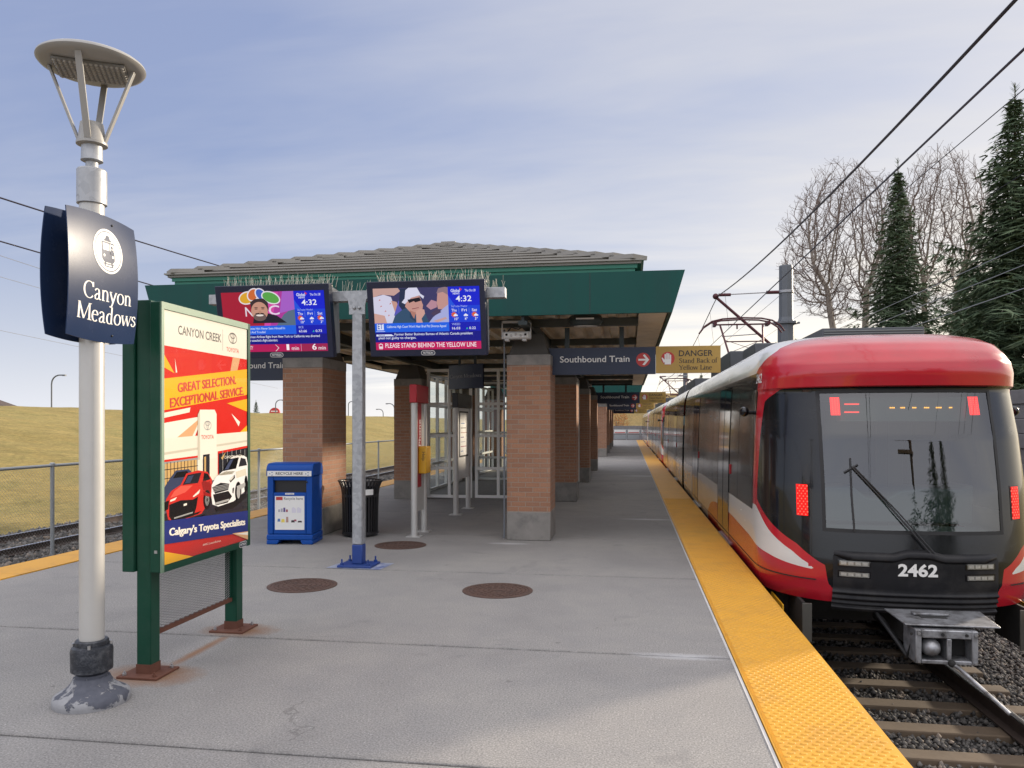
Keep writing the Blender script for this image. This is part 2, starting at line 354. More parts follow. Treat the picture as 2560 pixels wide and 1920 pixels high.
# ---------------------------------------------------------------- named materials
def concrete_platform():
    m, t, b = newmat('platform_concrete'); v = texco(t)
    big = nz(t, v, 0.45, 5, 0.6, 0.4); mid = nz(t, v, 3.2, 6, 0.65); fine = nz(t, v, 95, 3, 0.6)
    base = ramp(t, big, [(0.3, (0.215, 0.208, 0.203)), (0.5, (0.265, 0.256, 0.246)), (0.7, (0.30, 0.288, 0.268))])
    base = MIX(t, M(t, 'MULTIPLY', ramp(t, mid, [(0.42, 0.0), (0.75, 1.0)]), 0.35), base, (0.19, 0.19, 0.195))
    base = MIX(t, 0.62, base, MIX(t, ramp(t, fine, [(0.32, 0.0), (0.68, 1.0)]), (0.40, 0.39, 0.38), (1.62, 1.6, 1.56)), 'MULTIPLY')
    vo = N(t, 'ShaderNodeTexVoronoi', inp={'Scale': 62.0}); t.links.new(v, vo.inputs['Vector'])
    sp = M(t, 'MULTIPLY', M(t, 'LESS_THAN', vo.outputs['Distance'], 0.17), M(t, 'GREATER_THAN', nz(t, v, 21, 2), 0.56))
    base = MIX(t, M(t, 'MULTIPLY', sp, 0.6), base, (0.56, 0.55, 0.53))
    vo2 = N(t, 'ShaderNodeTexVoronoi', inp={'Scale': 17.0}); t.links.new(v, vo2.inputs['Vector'])
    sp2 = M(t, 'MULTIPLY', M(t, 'LESS_THAN', vo2.outputs['Distance'], 0.10), M(t, 'GREATER_THAN', nz(t, v, 7, 2), 0.6))
    base = MIX(t, M(t, 'MULTIPLY', sp2, 0.5), base, (0.08, 0.075, 0.07))
    # scuffed darker walking line and old stains
    stain = ramp(t, nz(t, v, 1.1, 7, 0.7, 1.2), [(0.58, 0.0), (0.70, 1.0)])
    base = MIX(t, M(t, 'MULTIPLY', stain, 0.42), base, (0.14, 0.138, 0.14))
    xyz = N(t, 'ShaderNodeSeparateXYZ'); t.links.new(v, xyz.inputs[0]); X, Y = xyz.outputs[0], xyz.outputs[1]
    wob = M(t, 'MULTIPLY_ADD', nz(t, v, 9, 5, 0.7), 0.30, -0.15)
    def blob(cx, cy, rx, ry):
        a = M(t, 'DIVIDE', M(t, 'SUBTRACT', X, cx), rx); c = M(t, 'DIVIDE', M(t, 'SUBTRACT', Y, cy), ry)
        d = M(t, 'SQRT', M(t, 'ADD', M(t, 'MULTIPLY', a, a), M(t, 'MULTIPLY', c, c)))
        return M(t, 'SUBTRACT', 1.0, M(t, 'ADD', d, M(t, 'MULTIPLY', wob, 2.2)), clamp=True)
    rust = M(t, 'MAXIMUM', blob(-3.09, 4.60, .40, .26), blob(-3.05, 5.70, .34, .22))
    line = M(t, 'MULTIPLY', blob(-3.06, 5.15, .055, .75), 0.8)
    rust = M(t, 'MAXIMUM', rust, line)
    rust = M(t, 'POWER', M(t, 'MULTIPLY', rust, 1.5, clamp=True), 0.9)
    base = MIX(t, M(t, 'MULTIPLY', rust, 0.8), base, (0.23, 0.105, 0.04))
    # pale lime streaks where the joints meet the yellow edge
    lime = M(t, 'MAXIMUM', blob(0.36, 5.52, .42, .09), blob(0.35, 13.3, .60, .13))
    lime = M(t, 'MAXIMUM', lime, M(t, 'MAXIMUM', blob(0.4, 24.2, .8, .25), blob(-1.62, 10.35, .35, .10)))
    base = MIX(t, M(t, 'MULTIPLY', lime, 0.75), base, (0.55, 0.55, 0.56))
    vc = N(t, 'ShaderNodeTexVoronoi', inp={'Scale': 0.42}); vc.feature = 'DISTANCE_TO_EDGE'
    dv = N(t, 'ShaderNodeVectorMath', operation='ADD'); t.links.new(v, dv.inputs[0])
    nn = N(t, 'ShaderNodeTexNoise', inp={'Scale': 3.0, 'Detail': 6.0}); t.links.new(v, nn.inputs['Vector']); sv = N(t, 'ShaderNodeVectorMath', operation='SCALE'); t.links.new(nn.outputs['Color'], sv.inputs[0]); sv.inputs['Scale'].default_value = .5
    t.links.new(sv.outputs[0], dv.inputs[1]); t.links.new(dv.outputs[0], vc.inputs['Vector'])
    crack = M(t, 'MULTIPLY', M(t, 'LESS_THAN', vc.outputs['Distance'], 0.0022), M(t, 'GREATER_THAN', nz(t, v, 0.6, 3), 0.60))
    base = MIX(t, M(t, 'MULTIPLY', crack, 0.4), base, (0.09, 0.085, 0.08))
    vg = N(t, 'ShaderNodeTexVoronoi', inp={'Scale': 2.6}); t.links.new(v, vg.inputs['Vector'])
    gum = M(t, 'MULTIPLY', M(t, 'LESS_THAN', vg.outputs['Distance'], 0.055), M(t, 'GREATER_THAN', nz(t, v, 1.7, 2), 0.5))
    base = MIX(t, M(t, 'MULTIPLY', gum, 0.45), base, (0.11, 0.105, 0.10))
    jd = None
    for jy in (3.60, 5.52, 8.28, 11.05, 13.8, 16.55, 0.7):
        q = M(t, 'ABSOLUTE', M(t, 'SUBTRACT', Y, jy)); jd = q if jd is None else M(t, 'MINIMUM', jd, q)
    jm = M(t, 'MULTIPLY', M(t, 'SUBTRACT', 1.0, M(t, 'MULTIPLY', jd, 22.0), clamp=True), ramp(t, nz(t, v, 5, 5, 0.7), [(0.35, 0.1), (0.65, 1.0)]))
    base = MIX(t, M(t, 'MULTIPLY', jm, 0.6), base, (0.10, 0.097, 0.094))
    # blue and white paint spilled round the screen pole
    t.links.new(base, b.inputs['Base Color']); b.inputs['Roughness'].default_value = 0.78
    b.inputs['Specular IOR Level'].default_value = 0.35
    bumpn(t, b, M(t, 'ADD', M(t, 'MULTIPLY', fine, 0.6), M(t, 'MULTIPLY', nz(t, v, 260, 2), 0.5)), 0.004, 0.55)
    return m
m_plat = concrete_platform()
def tactile():
    m, t, b = newmat('tactile_yellow'); v = texco(t)
    o = MIX(t, nz(t, v, 0.9, 5, 0.6), (0.60, 0.285, 0.018), (0.72, 0.37, 0.03))
    d = ramp(t, nz(t, v, 3.0, 8, 0.7, 0.8), [(0.50, 0.0), (0.70, 1.0)])
    o = MIX(t, M(t, 'MULTIPLY', d, 0.45), o, (0.36, 0.19, 0.05))
    s = ramp(t, nz(t, v, 38, 3, 0.5), [(0.66, 0.0), (0.72, 1.0)]); o = MIX(t, M(t, 'MULTIPLY', s, 0.35), o, (0.22, 0.13, 0.05))
    t.links.new(o, b.inputs['Base Color']); b.inputs['Roughness'].default_value = 0.55
    vo = N(t, 'ShaderNodeTexVoronoi', inp={'Scale': 16.0, 'Randomness': 0.0}); t.links.new(v, vo.inputs['Vector'])
    bumpn(t, b, M(t, 'LESS_THAN', vo.outputs['Distance'], 0.33), 0.004, 0.25)
    return m
m_tact = tactile()
m_tactdome = mat('tactile_dome_yellow', (0.68, 0.345, 0.028), 0.5, var=0.1, vs=8, dirt=(0.34, 0.18, 0.05), dirt_amt=0.35)
m_edge = mat('platform_edge_concrete', (0.24, 0.235, 0.23), 0.85, var=0.25, vs=3, bump=0.4, bs=40, dirt=(0.09, 0.085, 0.08), dirt_amt=0.7)
def brick(name, c1, c2, mort):
    m, t, b = newmat(name); u = N(t, 'ShaderNodeTexCoord'); 
    br = N(t, 'ShaderNodeTexBrick', inp={'Scale': 1.0, 'Mortar Size': 0.005, 'Mortar Smooth': 0.25, 'Bias': 0.0, 'Brick Width': 0.203, 'Row Height': 0.0677})
    br.offset = 0.5; t.links.new(u.outputs['UV'], br.inputs['Vector'])
    br.inputs['Color1'].default_value = c1 + (1,); br.inputs['Color2'].default_value = c2 + (1,); br.inputs['Mortar'].default_value = mort + (1,)
    v = texco(t); o = MIX(t, 0.75, br.outputs[0], MIX(t, nz(t, v, 45, 5, 0.7), (0.55, 0.55, 0.55), (1.45, 1.4, 1.38)), 'MULTIPLY')
    o = MIX(t, M(t, 'MULTIPLY', ramp(t, nz(t, v, 1.7, 6, 0.7), [(0.5, 0.0), (0.8, 1.0)]), 0.3), o, (0.30, 0.25, 0.21))
    t.links.new(o, b.inputs['Base Color']); b.inputs['Roughness'].default_value = 0.88
    h = M(t, 'SUBTRACT', M(t, 'MULTIPLY', nz(t, v, 90, 4), 0.3), br.outputs['Fac']); bumpn(t, b, h, 0.005, 0.7); return m
m_brick = brick('orange_brick', (0.365, 0.188, 0.110), (0.295, 0.150, 0.090), (0.31, 0.255, 0.205))
m_colshade = mat('column_head_shade', (0.060, 0.055, 0.048), 0.7, var=0.2)  # shadow painted into the dark colour of the tapered column heads
m_conc = mat('column_concrete', (0.24, 0.225, 0.205), 0.9, var=0.25, vs=5, bump=0.5, bs=45, dirt=(0.12, 0.115, 0.11), dirt_amt=0.8, dirt_s=4)
m_green = mat('fascia_green_paint', (0.005, 0.066, 0.056), 0.5, var=0.14, vs=1.4, nospec=True, streak=True, dirt=(0.012, 0.050, 0.048), dirt_amt=0.6, dirt_s=1.6)
m_greenlt = mat('gutter_green_paint', (0.022, 0.19, 0.125), 0.45, var=0.1, vs=3)
m_kgreen = mat('kiosk_green_paint', (0.006, 0.055, 0.032), 0.4, var=0.18, vs=7, nospec=True, dirt=(0.03, 0.07, 0.05), dirt_amt=0.4, dirt_s=5)
m_kedge = mat('kiosk_edge_pale_green', (0.16, 0.25, 0.17), 0.42, var=0.12, vs=9)  # paler green for the near and top edges of the frame
m_soffit = mat('beige_metal_deck', (0.80, 0.69, 0.52), 0.45, var=0.15, vs=2.5, dirt=(0.42, 0.34, 0.26), dirt_amt=0.5)
m_beam = mat('beam_grey_green_steel', (0.055, 0.065, 0.06), 0.5, var=0.2)
m_dark = mat('dark_green_steel', (0.018, 0.028, 0.028), 0.5, var=0.2)
m_shake = mat('metal_shake_roof', (0.29, 0.276, 0.25), 0.6, var=0.10, vs=3, metal=0.0, dirt=(0.21, 0.19, 0.165), dirt_amt=0.4, dirt_s=1.2); m_shakedk = mat('shake_lap_dark', (0.20, 0.18, 0.155), 0.6)
m_alu = mat('white_painted_aluminium', (0.78, 0.77, 0.74), 0.4, var=0.06)
m_glass = glassmat('shelter_glass', (0.93, 0.96, 0.95), 0.0)
m_galv = None
def galv():
    m, t, b = newmat('galvanised_steel'); v = texco(t)
    vo = N(t, 'ShaderNodeTexVoronoi', inp={'Scale': 26.0}); vo.feature = 'F1'; t.links.new(v, vo.inputs['Vector'])
    s = N(t, 'ShaderNodeSeparateColor'); t.links.new(vo.outputs['Color'], s.inputs[0])
    o = MIX(t, s.outputs[0], (0.31, 0.32, 0.335), (0.43, 0.44, 0.455))
    o = MIX(t, M(t, 'MULTIPLY', ramp(t, nz(t, v, 7, 5), [(0.5, 0.0), (0.7, 1.0)]), 0.4), o, (0.50, 0.51, 0.52))
    t.links.new(o, b.inputs['Base Color']); b.inputs['Metallic'].default_value = 0.55
    b.inputs['Roughness'].default_value = 0.5; return m
m_galv = galv()
m_mast = mat('grey_mast_steel', (0.125, 0.135, 0.15), 0.55, 0.3, var=0.15, vs=5)
m_silver = mat('silver_post_paint', (0.52, 0.51, 0.485), 0.36, 0.25, var=0.06, vs=10)
m_lampgrey = mat('lamp_warm_grey_paint', (0.35, 0.345, 0.33), 0.42, 0.1, var=0.08, dirt=(0.3, 0.28, 0.25), dirt_amt=0.4)
m_navy = mat('navy_sign', (0.017, 0.033, 0.083), 0.27, var=0.12, vs=3, spec=.11)
m_navyflat = mat('navy_board', (0.010, 0.019, 0.050), 0.42, var=0.1, vs=3)
m_gold = mat('mustard_sign', (0.42, 0.26, 0.055), 0.45, var=0.08, vs=4)
m_white = mat('white_lettering', (0.78, 0.77, 0.74), 0.5, var=0.03)
m_black = mat('black_paint', (0.014, 0.014, 0.016), 0.4, var=0.2)
m_blackgloss = mat('black_gloss', (0.006, 0.006, 0.008), 0.12, var=0.1)
m_redsign = mat('red_sign', (0.48, 0.035, 0.03), 0.45, var=0.08)
m_rust = mat('rusty_steel', (0.13, 0.050, 0.030), 0.85, var=0.3, vs=14, bump=0.5, bs=60, dirt=(0.10, 0.035, 0.02), dirt_amt=0.8, dirt_s=9)
m_bolt = mat('zinc_bolt', (0.42, 0.42, 0.42), 0.4, 0.8, var=0.2)
m_binblue = mat('bin_blue_plastic', (0.004, 0.065, 0.33), 0.45, var=0.10, vs=6, nospec=True, dirt=(0.01, 0.05, 0.2), dirt_amt=0.4)
m_blue = mat('blue_paint', (0.012, 0.045, 0.22), 0.5, var=0.2, vs=12, dirt=(0.03, 0.05, 0.12), dirt_amt=0.6)
m_iron = mat('manhole_iron', (0.105, 0.060, 0.045), 0.7, 0.2, var=0.3, vs=16, dirt=(0.06, 0.045, 0.04), dirt_amt=0.7, dirt_s=9)
m_rail = mat('rail_side_steel', (0.07, 0.05, 0.042), 0.75, 0.2, var=0.3, vs=9)
m_railtop = mat('rail_head_polished', (0.62, 0.62, 0.63), 0.22, 1.0, var=0.1)
m_tie = mat('sleeper_wood', (0.16, 0.125, 0.092), 0.9, var=0.4, vs=5, bump=0.8, bs=25, dirt=(0.08, 0.06, 0.045), dirt_amt=0.7)
m_tieconc = mat('sleeper_concrete', (0.13, 0.094, 0.062), 0.9, var=0.3, vs=4, bump=0.5, bs=30, dirt=(0.09, 0.065, 0.045), dirt_amt=0.7)
def stones(name, c0, c1, c2):
    m, t, b = newmat(name); v = texco(t); g = N(t, 'ShaderNodeNewGeometry')
    o = ramp(t, g.outputs['Random Per Island'], [(0.0, c0), (0.5, c1), (0.86, c2), (1.0, (0.24, 0.19, 0.15))])
    o = MIX(t, 0.5, o, MIX(t, nz(t, v, 60, 4), (0.5, 0.5, 0.5), (1.5, 1.5, 1.5)), 'MULTIPLY')
    t.links.new(o, b.inputs['Base Color']); b.inputs['Roughness'].default_value = 0.85; return m
m_stone = stones('ballast_stone', (0.052, 0.049, 0.046), (0.092, 0.086, 0.080), (0.17, 0.158, 0.145))
def ballastground():
    m, t, b = newmat('ballast_bed'); v = texco(t)
    vo = N(t, 'ShaderNodeTexVoronoi', inp={'Scale': 17.0}); t.links.new(v, vo.inputs['Vector'])
    s = N(t, 'ShaderNodeSeparateColor'); t.links.new(vo.outputs['Color'], s.inputs[0])
    o = ramp(t, s.outputs[0], [(0, (0.045, 0.045, 0.046)), (0.5, (0.09, 0.087, 0.087)), (1, (0.17, 0.163, 0.156))])
    o = MIX(t, ramp(t, vo.outputs['Distance'], [(0.3, 0.0), (0.7, 1.0)]), o, (0.03, 0.029, 0.028))
    o = MIX(t, ramp(t, nz(t, v, 0.8, 5), [(0.45, 0.0), (0.7, 0.5)]), o, (0.10, 0.075, 0.05))
    t.links.new(o, b.inputs['Base Color']); b.inputs['Roughness'].default_value = 0.92
    bumpn(t, b, M(t, 'SUBTRACT', 1.0, vo.outputs['Distance']), 0.03, 0.9); return m
m_bed = ballastground()
def grassmat(name, a, b_, c, blades=False):
    m, t, b = newmat(name)
    v = texco(t); big = nz(t, v, 0.10, 5, 0.6, 0.8); mid = nz(t, texco(t, scale=(1.0, 0.45, 1.6)), 2.0, 8, 0.75, 0.8)
    o = ramp(t, big, [(0.35, a), (0.52, b_), (0.7, c)]); o = MIX(t, 0.7, o, ramp(t, nz(t, v, 0.42, 6, 0.65, 1.0), [(0.34, (0.80, 0.86, 0.80)), (0.5, (1, 1, 1)), (0.68, (1.18, 1.10, 0.98))]), 'MULTIPLY')
    o = MIX(t, 0.8, o, ramp(t, mid, [(0.3, (0.60, 0.58, 0.52)), (0.48, (0.95, 0.95, 0.92)), (0.72, (1.28, 1.25, 1.15))]), 'MULTIPLY')
    if blades:
        g = N(t, 'ShaderNodeNewGeometry'); o = MIX(t, 0.7, o, ramp(t, g.outputs['Random Per Island'], [(0, (0.75, 0.75, 0.7)), (1, (1.25, 1.22, 1.15))]), 'MULTIPLY')
    else:
        o = MIX(t, 0.75, o, ramp(t, nz(t, texco(t, scale=(1, .35, 2.2), rot=(0, .3, .5)), 11, 6, 0.75, 0.3), [(0.32, (0.55, 0.54, 0.5)), (0.5, (1, 1, 1)), (0.68, (1.4, 1.38, 1.3))]), 'MULTIPLY'); o = MIX(t, 0.5, o, ramp(t, nz(t, v, 45, 3, 0.7), [(0.3, (0.6, 0.6, 0.55)), (0.7, (1.4, 1.4, 1.35))]), 'MULTIPLY')
        bumpn(t, b, M(t, 'ADD', nz(t, v, 9, 5, 0.7), nz(t, v, 40, 4)), 0.06, 0.5)
    t.links.new(o, b.inputs['Base Color']); b.inputs['Roughness'].default_value = 0.9; b.inputs['Specular IOR Level'].default_value = 0.15; return m
m_grass = grassmat('dry_grass_slope', (0.235, 0.185, 0.070), (0.285, 0.225, 0.090), (0.25, 0.215, 0.085))
m_blade = grassmat('dry_grass_blade', (0.24, 0.19, 0.075), (0.30, 0.24, 0.10), (0.26, 0.22, 0.09), True)
m_grass2 = grassmat('far_bank_grass', (0.22, 0.155, 0.07), (0.28, 0.20, 0.09), (0.30, 0.23, 0.11))
m_field = mat('far_field', (0.20, 0.165, 0.085), 0.95, var=0.3, vs=0.05)
m_bark = mat('pale_bark', (0.27, 0.235, 0.20), 0.9, var=0.3, vs=8, bump=0.6, bs=30)
m_twig = mat('bare_twig', (0.165, 0.125, 0.11), 0.9, var=0.25, vs=4)
m_bark2 = mat('spruce_bark', (0.10, 0.075, 0.055), 0.95, var=0.3, vs=8)
def needlemat():
    m, t, b = newmat('spruce_needles'); g = N(t, 'ShaderNodeNewGeometry'); v = texco(t)
    o = ramp(t, g.outputs['Random Per Island'], [(0, (0.058, 0.092, 0.058)), (0.5, (0.105, 0.155, 0.09)), (1, (0.17, 0.215, 0.13))])
    o = MIX(t, ramp(t, nz(t, v, 0.7, 4), [(0.35, 0.0), (0.7, 1.0)]), o, MIX(t, 0.5, o, (0.055, 0.075, 0.03)))
    t.links.new(o, b.inputs['Base Color']); b.inputs['Roughness'].default_value = 0.75; b.inputs['Specular IOR Level'].default_value = 0.2; return m
m_needle = needlemat()
m_wire = mat('wire_black', (0.018, 0.012, 0.020), 0.5, 0.3, var=0.1)
m_wireal = mat('wire_aluminium', (0.34, 0.34, 0.35), 0.4, 0.7, var=0.1)
m_pant = mat('pantograph_maroon', (0.075, 0.016, 0.022), 0.5, 0.3, var=0.2)
m_wallc = mat('noise_wall_concrete', (0.21, 0.20, 0.20), 0.9, var=0.25, vs=2, bump=0.5, bs=20, dirt=(0.12, 0.115, 0.11), dirt_amt=0.6)

# ---------------------------------------------------------------- ground, platform, tracks
def sheet(name, xs, ys, zf, m, k='structure', smooth=True):
    V = [(x, y, zf(x, y)) for y in ys for x in xs]; nx = len(xs)
    F = [(j * nx + i, j * nx + i + 1, (j + 1) * nx + i + 1, (j + 1) * nx + i) for j in range(len(ys) - 1) for i in range(nx - 1)]
    return kind(npmesh(name, V, F, m, smooth=smooth), k)
def sst(a, b, x): t = min(1, max(0, (x - a) / (b - a))); return t * t * (3 - 2 * t)
sheet('ground', [-1500, -200, 200, 1500], [-400, 0, 400, 2500], lambda x, y: -2.2, m_field)
def bedz(x, y):
    if x > 0: return -1.228 + 0.5 * sst(5.0, 6.6, x) - 0.0 * y
    z = -1.24 - 0.12 * sst(-10.6, -11.6, x) * 0
    return z + 0.10 * (1 - sst(1.6, 2.6, abs(x + 13.35))) + 0.25 * sst(-14.8, -16.2, x) * 0
sheet('ballast_bed', [-17 + i * 0.4 for i in range(62)], [-30 + j * 1.0 for j in range(150)], bedz, m_bed)
def hillz(x, y):
    n = noise.noise(Vector((x * .12, y * .12, 0))) * .22 + noise.noise(Vector((x * .45, y * .45, 3))) * .07
    up = sst(-14.6, -46, x); rise = -1.25 + 4.15 * (up * 0.55 + 0.45 * min(1, max(0, (-14.6 - x) / 31.4)))
    return rise + n * sst(-14.6, -18, x) - 0.6 * sst(-60, -150, x)
hx = [-14.6 - 0.7 * i for i in range(56)] + [-60, -75, -100, -140, -200]
sheet('grass_hill', hx[::-1], [-20 + 1.2 * j for j in range(100)] + [105 + 12 * j for j in range(20)], hillz, m_grass)
def bankz(x, y):
    return -1.4 + 7.4 * sst(92, 116, y + 0.10 * abs(x)) * sst(-16, -7, x) + noise.noise(Vector((x * .1, y * .1, 9))) * .5 * sst(92, 100, y)
sheet('far_bank', [-17 + 2.0 * i for i in range(45)], [91 + 2.0 * j for j in range(28)], bankz, m_grass2)
sheet('grass_verge', [6.75, 7.2, 8, 10, 13, 17, 22, 30, 45, 70, 120], [-60 + 4 * j for j in range(60)], lambda x, y: -.78 + .35 * sst(7, 14, x) * 0 + (noise.noise(Vector((x * .2, y * .2, 5))) * .12 - .04) * sst(6.8, 9, x), m_grass)
JOINTS = [-8.0, -5.2, -2.4, 0.7, 3.60, 5.52, 8.28, 11.05, 13.8, 16.55, 19.3, 22.05, 24.8, 27.55, 30.3, 33.05, 35.8, 38.55, 41.3, 46.8, 52.3, 57.8, 63.3, 68.8, 76.0]
LE = lambda y: -6.62 + 0.0185 * y            # inner edge of the left yellow strip
mb = MB()
for a, b in zip(JOINTS[:-1], JOINTS[1:]):
    g = 0.009
    mb.hexa([(LE(a), a + g, -.10), (0.72, a + g, -.10), (0.72, b - g, -.10), (LE(b), b - g, -.10)],
            [(LE(a), a + g, 0), (0.72, a + g, 0), (0.72, b - g, 0), (LE(b), b - g, 0)], m_plat)
kind(mb.build('platform', bevel=0.006), 'structure')
m_edgepale = mat('pale_edge_seam', (.50, .49, .47), .8, var=.3, vs=5)
mb = MB()
mb.hexa([(LE(-8) - .56, -8, -1.5), (1.30, -8, -1.5), (1.30, 76, -1.5), (LE(76) - .56, 76, -1.5)], [(LE(-8) - .56, -8, -.075), (1.30, -8, -.075), (1.30, 76, -.075), (LE(76) - .56, 76, -.075)], m_edge)
mb.box(0.698, 0.716, -8, 76, -.075, .004, m_edgepale)
kind(mb.build('platform_base'), 'structure')
# right tactile strip: plates 1.2 m long with domes near the camera
mb = MB(); y = -6.0
while y < 75.5:
    mb.box(0.722, 1.33, y + .002, min(y + 1.22, 75.9) - .002, -.07, 0.010, m_tact); y += 1.22
V = []; F = []
def dome(x, yy, zb, rx, ry, h):
    b = len(V); n = 10
    for r, z in ((1.0, 0.0), (0.82, h * .8), (0.5, h)):
        for k in range(n): t = 2 * math.pi * k / n; V.append((x + rx * r * math.cos(t), yy + ry * r * math.sin(t), zb + z))
    for i in range(2):
        for k in range(n): F.append((b + i * n + k, b + i * n + (k + 1) % n, b + (i + 1) * n + (k + 1) % n, b + (i + 1) * n + k))
    F.append(tuple(b + 2 * n + k for k in range(n)))
row = 0; yy = 2.2
while yy < 17:
    for i in range(10):
        x = 0.765 + i * 0.058 + (0.029 if row % 2 else 0)
        if x < 1.315: dome(x, yy, 0.0095, 0.019, 0.0145, 0.0055)
    row += 1; yy += 0.041
mb.add(V, F, m_tactdome)
yy = 2.2
while yy < 9.5:       # fine ribs along the inner margin
    mb.box(0.732, 0.752, yy, yy + .006, 0.0095, 0.0125, m_tactdome); yy += .012
kind(mb.build('tactile_edge_strip', smooth=True), 'structure')
mb = MB(); y = -6.0
while y < 75.5:
    y1 = min(y + 1.22, 75.9)
    mb.hexa([(LE(y) - .55, y + .002, -.07), (LE(y) - .006, y + .002, -.07), (LE(y1) - .006, y1 - .002, -.07), (LE(y1) - .55, y1 - .002, -.07)],
            [(LE(y) - .55, y + .002, .01), (LE(y) - .006, y + .002, .01), (LE(y1) - .006, y1 - .002, .01), (LE(y1) - .55, y1 - .002, .01)], m_tact); y += 1.22
kind(mb.build('tactile_edge_strip'), 'structure')

# ballast stones: many small lumps, one object
def stone_field(name, n, xr, yr, zf, smin, smax, seed):
    r = np.random.default_rng(seed)
    ico = np.array([(0, 0, 1), (.9, 0, .25), (.25, .85, .3), (-.7, .5, .2), (-.7, -.5, .3), (.25, -.85, .2), (.1, .1, -.8)], dtype=float)
    tri = np.array([(0, 1, 2), (0, 2, 3), (0, 3, 4), (0, 4, 5), (0, 5, 1), (6, 2, 1), (6, 3, 2), (6, 4, 3), (6, 5, 4), (6, 1, 5)])
    x = r.uniform(*xr, n); y = yr[0] + (yr[1] - yr[0]) * r.uniform(0, 1, n) ** 1.5
    z = np.array([zf(a, b) for a, b in zip(x, y)])
    s = r.uniform(smin, smax, n)
    P = ico[None] * (1 + r.uniform(-.35, .35, (n, 7, 3)) * .6) * s[:, None, None] * r.uniform(.6, 1.25, (n, 1, 3))
    a = r.uniform(0, 6.28, n); c, sn = np.cos(a), np.sin(a)
    Q = np.stack([P[..., 0] * c[:, None] - P[..., 1] * sn[:, None], P[..., 0] * sn[:, None] + P[..., 1] * c[:, None], P[..., 2]], -1)
    Q += np.stack([x, y, z + r.uniform(-.01, .02, n)], -1)[:, None]
    Fx = tri[None] + (np.arange(n) * 7)[:, None, None]
    return kind(npmesh(name, Q.reshape(-1, 3), Fx.reshape(-1, 3), m_stone), 'stuff')
stone_field('ballast_gravel', 46000, (1.35, 6.9), (4.0, 17), lambda x, y: bedz(x, y) + .01, .016, .038, 1)
stone_field('ballast_gravel', 16000, (-15.2, -10.4), (11, 40), lambda x, y: bedz(x, y) + .02, .035, .085, 2)
def track(name, label, xc, zt, ys, sleepers, mtie, slen):
    t = thing(name, label, 'railway track', (xc, ys[0], zt))
    for sx in (-1, 1):
        m2 = MB(); cx = xc + sx * .7525
        pr = [(-.07, -.16), (.07, -.16), (.07, -.145), (.012, -.12), (.012, -.04), (.036, -.03), (.036, -.004), (.028, 0), (-.028, 0), (-.036, -.004), (-.036, -.03), (-.012, -.04), (-.012, -.12), (-.07, -.145)]
        n = len(pr); vs = [(cx + a, y, zt + b) for y in ys for a, b in pr]
        m2.add(vs, [(i, (i + 1) % n, n + (i + 1) % n, n + i) for i in range(n) if i not in (6, 7, 8)] + [tuple(range(n))[::-1], tuple(range(n, 2 * n))], m_rail)
        m2.add(vs, [(i, i + 1, n + i + 1, n + i) for i in (6, 7, 8)], m_railtop)
        m2.build('rail', t)
    for y in sleepers:
        j = random.uniform(-.02, .02); s = MB()
        s.hexa([(xc - slen, y - .12 + j, zt - .36), (xc + slen, y - .12, zt - .36), (xc + slen, y + .12, zt - .36), (xc - slen, y + .12 + j, zt - .36)],
               [(xc - slen, y - .11 + j, zt - .165 + random.uniform(-.01, .01)), (xc + slen, y - .11, zt - .165), (xc + slen, y + .11, zt - .165), (xc - slen, y + .11 + j, zt - .165)], mtie)
        s.build('sleeper', t, bevel=.012)
    return t
track('railway_track', 'light rail track with brown sleepers under the red train beside the yellow edge', 2.69, -1.0, (-12, 90), [2.0 + .62 * i for i in range(24)], m_tieconc, 1.25)
track('railway_track', 'rusty freight track on dark ballast at the foot of the grass slope', -13.35, -0.93, (-20, 130), [6 + .56 * i for i in range(90)], m_tie, 1.3)
track('railway_track', 'sunken light rail track between the left yellow edge and the chain link fence', -8.75, -1.0, (-12, 90), [4 + .7 * i for i in range(20)], m_tieconc, 1.25)
